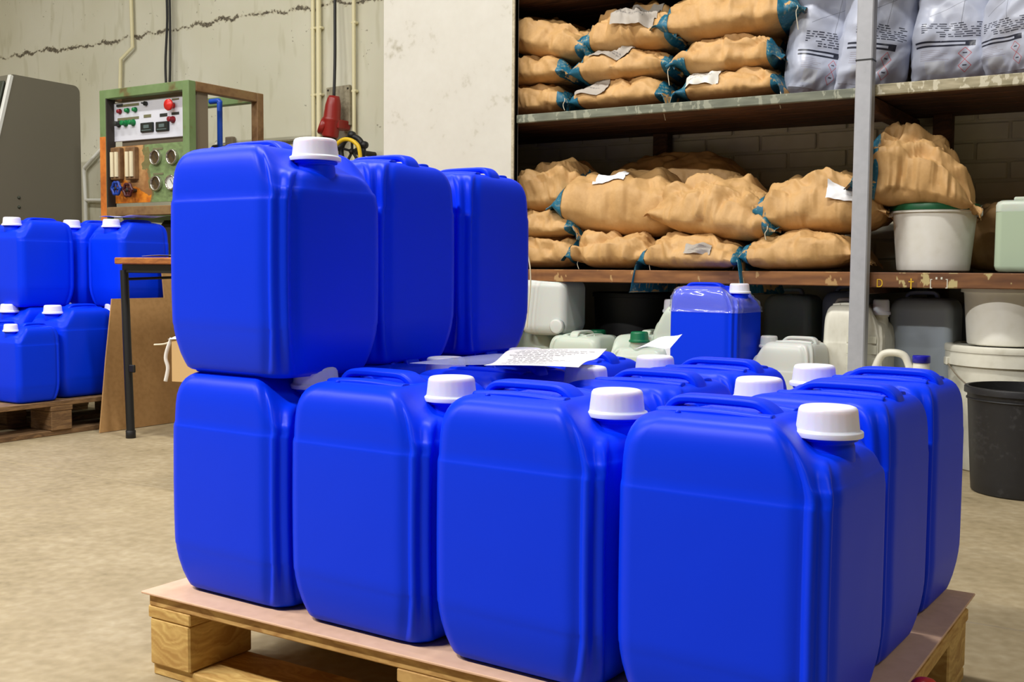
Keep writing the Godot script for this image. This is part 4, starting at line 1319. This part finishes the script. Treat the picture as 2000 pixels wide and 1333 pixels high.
	for q in [["SU.BU.E", 0.283, 0.011], ["Neut", 0.258, 0.014], ["C  60", 0.229, 0.015]]:
		lettering(lab, q[0], q[2], M.ink, Vector3(0.035, q[1] - q[2] * 0.4, 0.1218))
	make_box_can("clear_can", "bluish translucent can standing right of the steel post", Vector3(-0.885, 0, -4.23), 0, 0.225, 0.22, 0.585, M.milky_blue, grp)
	var s8 := thing("handled_can", "small white can with loop handle and dark blue cap", "can", Vector3(-0.885, 0, -3.88), 2)
	rows = []
	for q in [[0.0, 0.01], [0.01, 0.0], [0.28, 0.0], [0.31, 0.012], [0.335, 0.03], [0.35, 0.05], [0.352, 0.075]]:
		rows.append(ring(0.105 - q[1], 0.08 - q[1] * 0.9, 0.02 if q[1] < 0.04 else 0.008, q[0], 0.0))
	var cap2 := PackedVector3Array()
	for p in rows[0]:
		cap2.append(Vector3(p.x * 0.1, 0.352, p.z * 0.1))
	rows.append(cap2)
	part(s8, "body", grid(rows, true), M.cream_plastic)
	part(s8, "handle", tube(smooth_path([Vector3(-0.098, 0.30, 0), Vector3(-0.088, 0.35, 0), Vector3(-0.066, 0.393, 0), Vector3(-0.03, 0.402, 0), Vector3(0.005, 0.393, 0), Vector3(0.022, 0.36, 0), Vector3(0.026, 0.33, 0)], 6), 0.013, 12), M.cream_plastic)
	part(s8, "neck", lathe([Vector2(0, 0.30), Vector2(0.03, 0.30), Vector2(0.026, 0.375), Vector2(0, 0.375)], 24), M.cream_plastic, Vector3(0.062, 0, 0))
	part(s8, "cap", lathe([Vector2(0, 0.372), Vector2(0.029, 0.372), Vector2(0.029, 0.394), Vector2(0.027, 0.396), Vector2(0, 0.396)], 28), M.blue_cap, Vector3(0.062, 0, 0))
	make_box_can("square_can", "bluish square can in shade beside the stacked white buckets", Vector3(-0.70, 0, -4.47), 0, 0.2, 0.18, 0.58, M.milky_blue, grp)
	# buckets
	var bl := make_bucket("wide_bucket", "wide cream bucket with wire bail and small paper label", Vector3(-0.575, 0, -4.14), 0.19, 0.212, 0.42, M.cream_plastic, {"rim": 0.06, "lip": 0.007, "lid": M.cream_plastic, "wire": [152.0, 0.14], "wire_mat": M.box_grey})
	var lb := part(bl, "paper_label", cbox(0.07, 0.05, 0.0015, 0.0004), M.can_label, Vector3(0.066, 0.30, 0.196), Vector3(-3, 18, 0))
	lb.set_meta("label", "small cream paper label")
	make_bucket("white_bucket", "white bucket standing on the wide cream bucket", Vector3(-0.60, 0.431, -4.10), 0.118, 0.134, 0.20, M.bucket_white, {"rim": 0.022, "lip": 0.008})
	make_bucket("black_tub", "large black tub on the floor in front of the white buckets", Vector3(-0.47, 0, -3.70), 0.152, 0.172, 0.328, M.bucket_black, {"rim": 0.022, "lip": 0.008, "ribs": 1})

# ------------------------------------------------------------------ left pallet group and things near it
func left_side() -> void:
	make_pallet("old weathered pallet under the stacked jerricans beside the cardboard sheet", Vector3(-4.235, 0, -2.735), 90, 1.15, 0.745, [M.old_pine, M.old_pine2])
	var g := "blue jerricans on the old pallet"
	var base := 0.1385
	var up := base + CAN_H + 0.001
	for q in [
		[-4.01, 2.895, base, "lower blue jerrican on old pallet, its side next to the cardboard edge"],
		[-4.26, 2.865, base, "lower blue jerrican on old pallet directly under a stacked one, second column"],
		[-4.50, 2.865, base, "lower blue jerrican on old pallet, column furthest from the table"],
		[-4.01, 3.19, base, "lower blue jerrican on old pallet hidden behind the leaning cardboard"],
		[-4.26, 3.165, base, "lower blue jerrican on old pallet, second column, cabinet side"],
		[-4.268, 2.89, up, "upper blue jerrican on old pallet beside the grey cabinet, cap at its near end"],
		[-4.015, 3.19, up, "upper blue jerrican on old pallet seen behind the table leg"],
		[-4.265, 3.175, up, "upper blue jerrican on old pallet squeezed between two stacked ones"]]:
		make_can("blue_jerrican", q[3], "jerrican", Vector3(q[0], q[2], -q[1]), -90, g, M.blue, M.cap)
	make_can("small_jerrican", "smaller blue jerrican at the free end of the old pallet", "jerrican", Vector3(-3.955, base, -2.645), -90, g, M.blue, M.cap, Vector3(0.72, 0.82, 0.76))
	make_can("small_jerrican", "smaller blue jerrican on old pallet, second from its long edge", "jerrican", Vector3(-4.16, base, -2.645), -90, g, M.blue, M.cap, Vector3(0.72, 0.82, 0.76))
	# cardboard sheet leaning on the pallet
	var cb := thing("cardboard_sheet", "large brown cardboard sheet leaning against the old pallet", "cardboard", Vector3(-3.775, 0.0, -2.845), 90)
	part(cb, "sheet", prism(PackedVector2Array([Vector2(0, 0.002), Vector2(0.62, 0.002), Vector2(0.62, 0.72), Vector2(0.385, 0.72), Vector2(0.385, 0.545), Vector2(0.115, 0.545), Vector2(0.06, 0.30)]), 0.006), M.cardboard, Vector3.ZERO, Vector3(-6.5, 0, 0))
	var tp := part(self, "plastic_sheet", quad_sheet([Vector3(-4.12, up + 0.38 + 0.012, -3.30), Vector3(-3.90, up + 0.38 + 0.012, -3.30), Vector3(-3.90, up + 0.38 + 0.010, -3.12), Vector3(-4.12, up + 0.38 + 0.010, -3.12)], 10, 6, func(u, v): return 0.003 * sin(u * 8.0)), M.paper_plain)
	tag(tp, "white sheet lying on an upper jerrican of the old pallet", "paper")
	# carton on a white pail behind the stack
	make_bucket("white_pail", "white pail under the open carton near the table", Vector3(-2.50, 0, -2.36), 0.11, 0.125, 0.33, M.bucket_white)
	var ct := thing("carton", "small tan carton on a white pail with rag over its edge", "carton", Vector3(-2.49, 0.331, -2.36), 12)
	for z in [-0.09, 0.09]:
		part(ct, "side", cbox(0.32, 0.125, 0.005, 0.001), M.carton, Vector3(0, 0.0625, z))
	for x in [-0.16, 0.16]:
		part(ct, "end", cbox(0.005, 0.125, 0.18, 0.001), M.carton, Vector3(x, 0.0625, 0))
	part(ct, "bottom", cbox(0.32, 0.005, 0.18, 0.001), M.carton, Vector3(0, 0.0025, 0))
	var rg := thing("rag", "white rag and string draped over the carton edge", "rag", Vector3(-2.49, 0.331, -2.36), 12)
	part(rg, "cloth", quad_sheet([Vector3(-0.13, 0.133, -0.06), Vector3(-0.13, 0.133, 0.095), Vector3(-0.168, 0.132, 0.10), Vector3(-0.168, 0.132, -0.06)], 10, 4, func(u, v): return 0.004 * sin(u * 11.0)), M.rag)
	part(rg, "strand", tube(smooth_path([Vector3(-0.165, 0.13, 0.085), Vector3(-0.176, 0.10, 0.09), Vector3(-0.182, 0.07, 0.092), Vector3(-0.176, 0.04, 0.09), Vector3(-0.184, 0.0, 0.092)], 6), 0.006, 7), M.rag)
	part(rg, "string", tube(smooth_path([Vector3(-0.165, 0.12, 0.088), Vector3(-0.19, 0.112, 0.09), Vector3(-0.225, 0.109, 0.09)], 5), 0.0025, 6), M.thread)

# ------------------------------------------------------------------ front pallet
func front_pallet() -> void:
	make_pallet("new pine pallet carrying the many blue jerricans", Vector3(-0.8925, 0, -1.5625), 0, 1.135, 0.745, [M.pine, M.pine2, M.pine3])
	var hb := thing("hardboard_sheet", "thin pinkish brown board laid between pallet and jerricans", "board", Vector3(-0.892, 0.138, -1.5635))
	part(hb, "sheet", cbox(1.156, 0.004, 0.763, 0.001), M.hardboard, Vector3(0, 0.0022, 0))
	var g := "blue jerricans on the pine pallet"
	var y := 0.1425
	var up := y + CAN_H
	var rows := [
		[-1.306, 1.330, y, -2, "lower blue jerrican on pine pallet under the stack, row away from the rack"],
		[-1.029, 1.318, y, -2, "blue jerrican on pine pallet beside the stack, row away from the rack"],
		[-0.751, 1.306, y, -2, "blue jerrican on pine pallet third from the stack, row away from the rack"],
		[-0.467, 1.294, y, -2, "blue jerrican on pine pallet corner opposite the stack, row away from the rack"],
		[-1.348, 1.612, y, 178, "lower blue jerrican on pine pallet under the stack, middle row"],
		[-1.062, 1.592, y, 178, "blue jerrican on pine pallet beside the stack, middle row, paper on it"],
		[-0.772, 1.582, y, 178, "blue jerrican on pine pallet third from the stack, middle row"],
		[-0.474, 1.572, y, 178, "blue jerrican on pine pallet at the end opposite the stack, middle row"],
		[-1.356, 1.888, y, 178, "lower blue jerrican on pine pallet under the stack, rack side row"],
		[-1.068, 1.872, y, 178, "blue jerrican on pine pallet beside the stack, rack side row"],
		[-0.778, 1.860, y, 178, "blue jerrican on pine pallet third from the stack, rack side row"],
		[-0.476, 1.848, y, 178, "blue jerrican on pine pallet corner opposite the stack, rack side row"],
		[-1.306, 1.330, up, -2, "stacked upper blue jerrican with its white cap in plain view"],
		[-1.352, 1.612, up, 178, "middle one of the three stacked upper blue jerricans"],
		[-1.356, 1.888, up, 178, "stacked upper blue jerrican closest to the white partition"]]
	for q in rows:
		make_can("blue_jerrican", q[4], "jerrican", Vector3(q[0], q[2], -q[1]), q[3], g, M.blue, M.cap)
	# papers on the cans
	var h := y + 0.380
	var pa := part(self, "printed_sheet", quad_sheet([Vector3(-1.075, h + 0.004, -1.695), Vector3(-0.932, h + 0.004, -1.793), Vector3(-0.807, h + 0.002, -1.461), Vector3(-0.935, h + 0.002, -1.394)], 16, 16, func(u, v): return 0.003 + 0.003 * sin(v * 7.0 + u * 2.0)), M.paper_sheet)
	tag(pa, "printed white paper sheet lying across the jerricans beside the stack", "paper")
	var fi := part(self, "plastic_pouch", quad_sheet([Vector3(-1.09, h + 0.001, -1.66), Vector3(-0.93, h + 0.001, -1.70), Vector3(-0.90, h + 0.001, -1.50), Vector3(-1.09, h + 0.001, -1.41)], 14, 12, func(u, v): return 0.001 * sin(u * 6.0 + v * 3.0)), M.film)
	tag(fi, "clear plastic pouch under the printed sheet on the jerricans", "pouch")
	var fp := part(self, "folded_paper", quad_sheet([Vector3(-0.93, h + 0.012, -1.97), Vector3(-0.87, h + 0.034, -1.99), Vector3(-0.855, h + 0.012, -1.90), Vector3(-0.92, h + 0.004, -1.88)], 8, 8, func(u, v): return 0.004 * sin(u * 5.0)), M.paper_plain)
	tag(fp, "small folded white paper beside a white cap at the rack side row", "paper")
	# rounded red top just visible beside the pallet edge
	var rd := thing("red_post", "short rounded red post beside the pallet edge opposite the stack", "post", Vector3(-0.290, 0.0, -1.448))
	part(rd, "body", lathe([Vector2(0, 0), Vector2(0.022, 0), Vector2(0.022, 0.006), Vector2(0.018, 0.008), Vector2(0.018, 0.146), Vector2(0.0165, 0.152), Vector2(0.012, 0.1565), Vector2(0.006, 0.1585), Vector2(0, 0.159)], 28), M.red_plastic)

# ------------------------------------------------------------------ build
func _ready() -> void:
	# camera
	var cam := Camera3D.new()
	cam.name = "camera"
	cam.fov = rad_to_deg(2.0 * atan(666.5 / FOCAL))
	cam.near = 0.05
	cam.far = 60.0
	cam.transform = Transform3D(cam_basis, EYE)
	add_child(cam)
	cam.current = true
	# surroundings and exposure
	var env := Environment.new()
	env.background_mode = Environment.BG_COLOR
	env.background_color = Color(0.02, 0.02, 0.02)
	env.tonemap_mode = Environment.TONE_MAPPER_LINEAR
	env.tonemap_exposure = 0.86
	env.sdfgi_enabled = true
	env.ssao_enabled = true
	env.ssil_enabled = true
	var we := WorldEnvironment.new()
	we.name = "environment"
	we.environment = env
	add_child(we)
	materials()
	# ceiling lamps
	var CE := 4.6
	var lamps := [[-5.6, 2.3, 4.0, "above the old pallet"], [-3.6, 2.3, 5.0, "between the two pallets"], [-1.4, 2.3, 9.0, "above the pine pallet, rack side"], [2.4, 0.8, 5.0, "beyond the rack end, added to light the right sides"],  # the one beyond the rack end is an added fill for right-hand faces
		[-6.2, -0.9, 10.0, "second row, cabinet end"], [-4.2, -0.9, 19.0, "second row, over open floor"], [-1.9, -0.9, 20.0, "second row, left of the viewer"]]
	for l in lamps:
		make_lamp(Vector3(l[0], 3.7, -l[1]), l[2], "long fluorescent lamp hung " + l[3])
	# structure
	var fl := struct("floor", cbox(18.0, 0.2, 15.0, 0.001), M.joint, Vector3(-0.5, -0.105, 2.5))
	for q in [[-9.4, 8.4, -5.0, -2.2525], [-9.4, 8.4, -2.2485, 9.9]]:
		part(fl, "slab", cbox(q[1] - q[0], 0.1, q[3] - q[2], 0.002), M.floor, Vector3((q[0] + q[1]) / 2 + 0.5, -0.05 + 0.105, (q[2] + q[3]) / 2 - 2.5))
	struct("ceiling", cbox(18.4, 0.2, 15.4, 0.001), M.ceiling, Vector3(-0.5, CE + 0.1, 2.5))
	var wb := struct("wall_back", cbox(18.4, CE, 0.2, 0.001), M.wall_plain, Vector3(-0.5, CE / 2, -4.705))
	var wf := part(wb, "paint_coat", cbox(5.25, 3.5, 0.01, 0.0005), M.wall_plain, Vector3(0, 0, 0))
	wf.mesh = mk(PackedVector3Array([Vector3(-9.4, CE, 0), Vector3(-3.12, CE, 0), Vector3(-3.12, 0, 0), Vector3(-9.4, 0, 0)]), PackedInt32Array([0, 1, 2, 0, 2, 3]), PackedVector2Array([Vector2(-1.0 / 6.0, 1.0 - CE / 3.0), Vector2(0.88, 1.0 - CE / 3.0), Vector2(0.88, 1), Vector2(-1.0 / 6.0, 1)]), 0)
	wf.material_override = M.wall
	wf.position = Vector3(0.5, -CE / 2, 0.1045)
	# brickwork seen behind the rack: courses a little proud of their joints
	var bm := [cbox(0.236, 0.066, 0.012, 0.003), cbox(0.234, 0.064, 0.016, 0.004), cbox(0.237, 0.065, 0.010, 0.003)]
	var rb := RandomNumberGenerator.new()
	rb.seed = 77
	for row in 9:
		for k in 12:
			part(wb, "brick", bm[rb.randi() % 3], M.wall_plain, Vector3(-2.9 + k * 0.247 + (0.1235 if row % 2 else 0.0) + 0.5, 0.69 + row * 0.076 - CE / 2, 0.106), Vector3(0, 0, rb.randf_range(-0.6, 0.6)))
	struct("wall_left", cbox(0.2, CE, 15.0, 0.001), M.wall_plain, Vector3(-9.5, CE / 2, 2.5))
	struct("wall_right", cbox(0.2, CE, 15.0, 0.001), M.wall_plain, Vector3(8.5, CE / 2, 2.5))
	struct("wall_front", cbox(18.4, CE, 0.2, 0.001), M.wall_plain, Vector3(-0.5, CE / 2, 10.0))
	# white partition that closes the end of the rack
	var wp := struct("wall_partition", cbox(0.69, CE - 0.01, 0.03, 0.002), M.panel_white, Vector3(-2.805, CE / 2, -3.895))
	part(wp, "light_block_panel", cbox(0.03, CE - 0.01, 0.67, 0.002), M.panel_white, Vector3(-0.33, 0, -0.352))  # unseen panel, added to keep light from leaking into the rack
	part(wp, "edge_trim", cbox(0.012, CE - 0.01, 0.034, 0.002), M.panel_trim, Vector3(0.339, 0, 0.003))
	# objects
	front_pallet()
	left_side()
	make_rack()
	sack_row()
	rack_contents()
	make_unit()
	make_cabinet()
	make_wall_services()
	make_table()
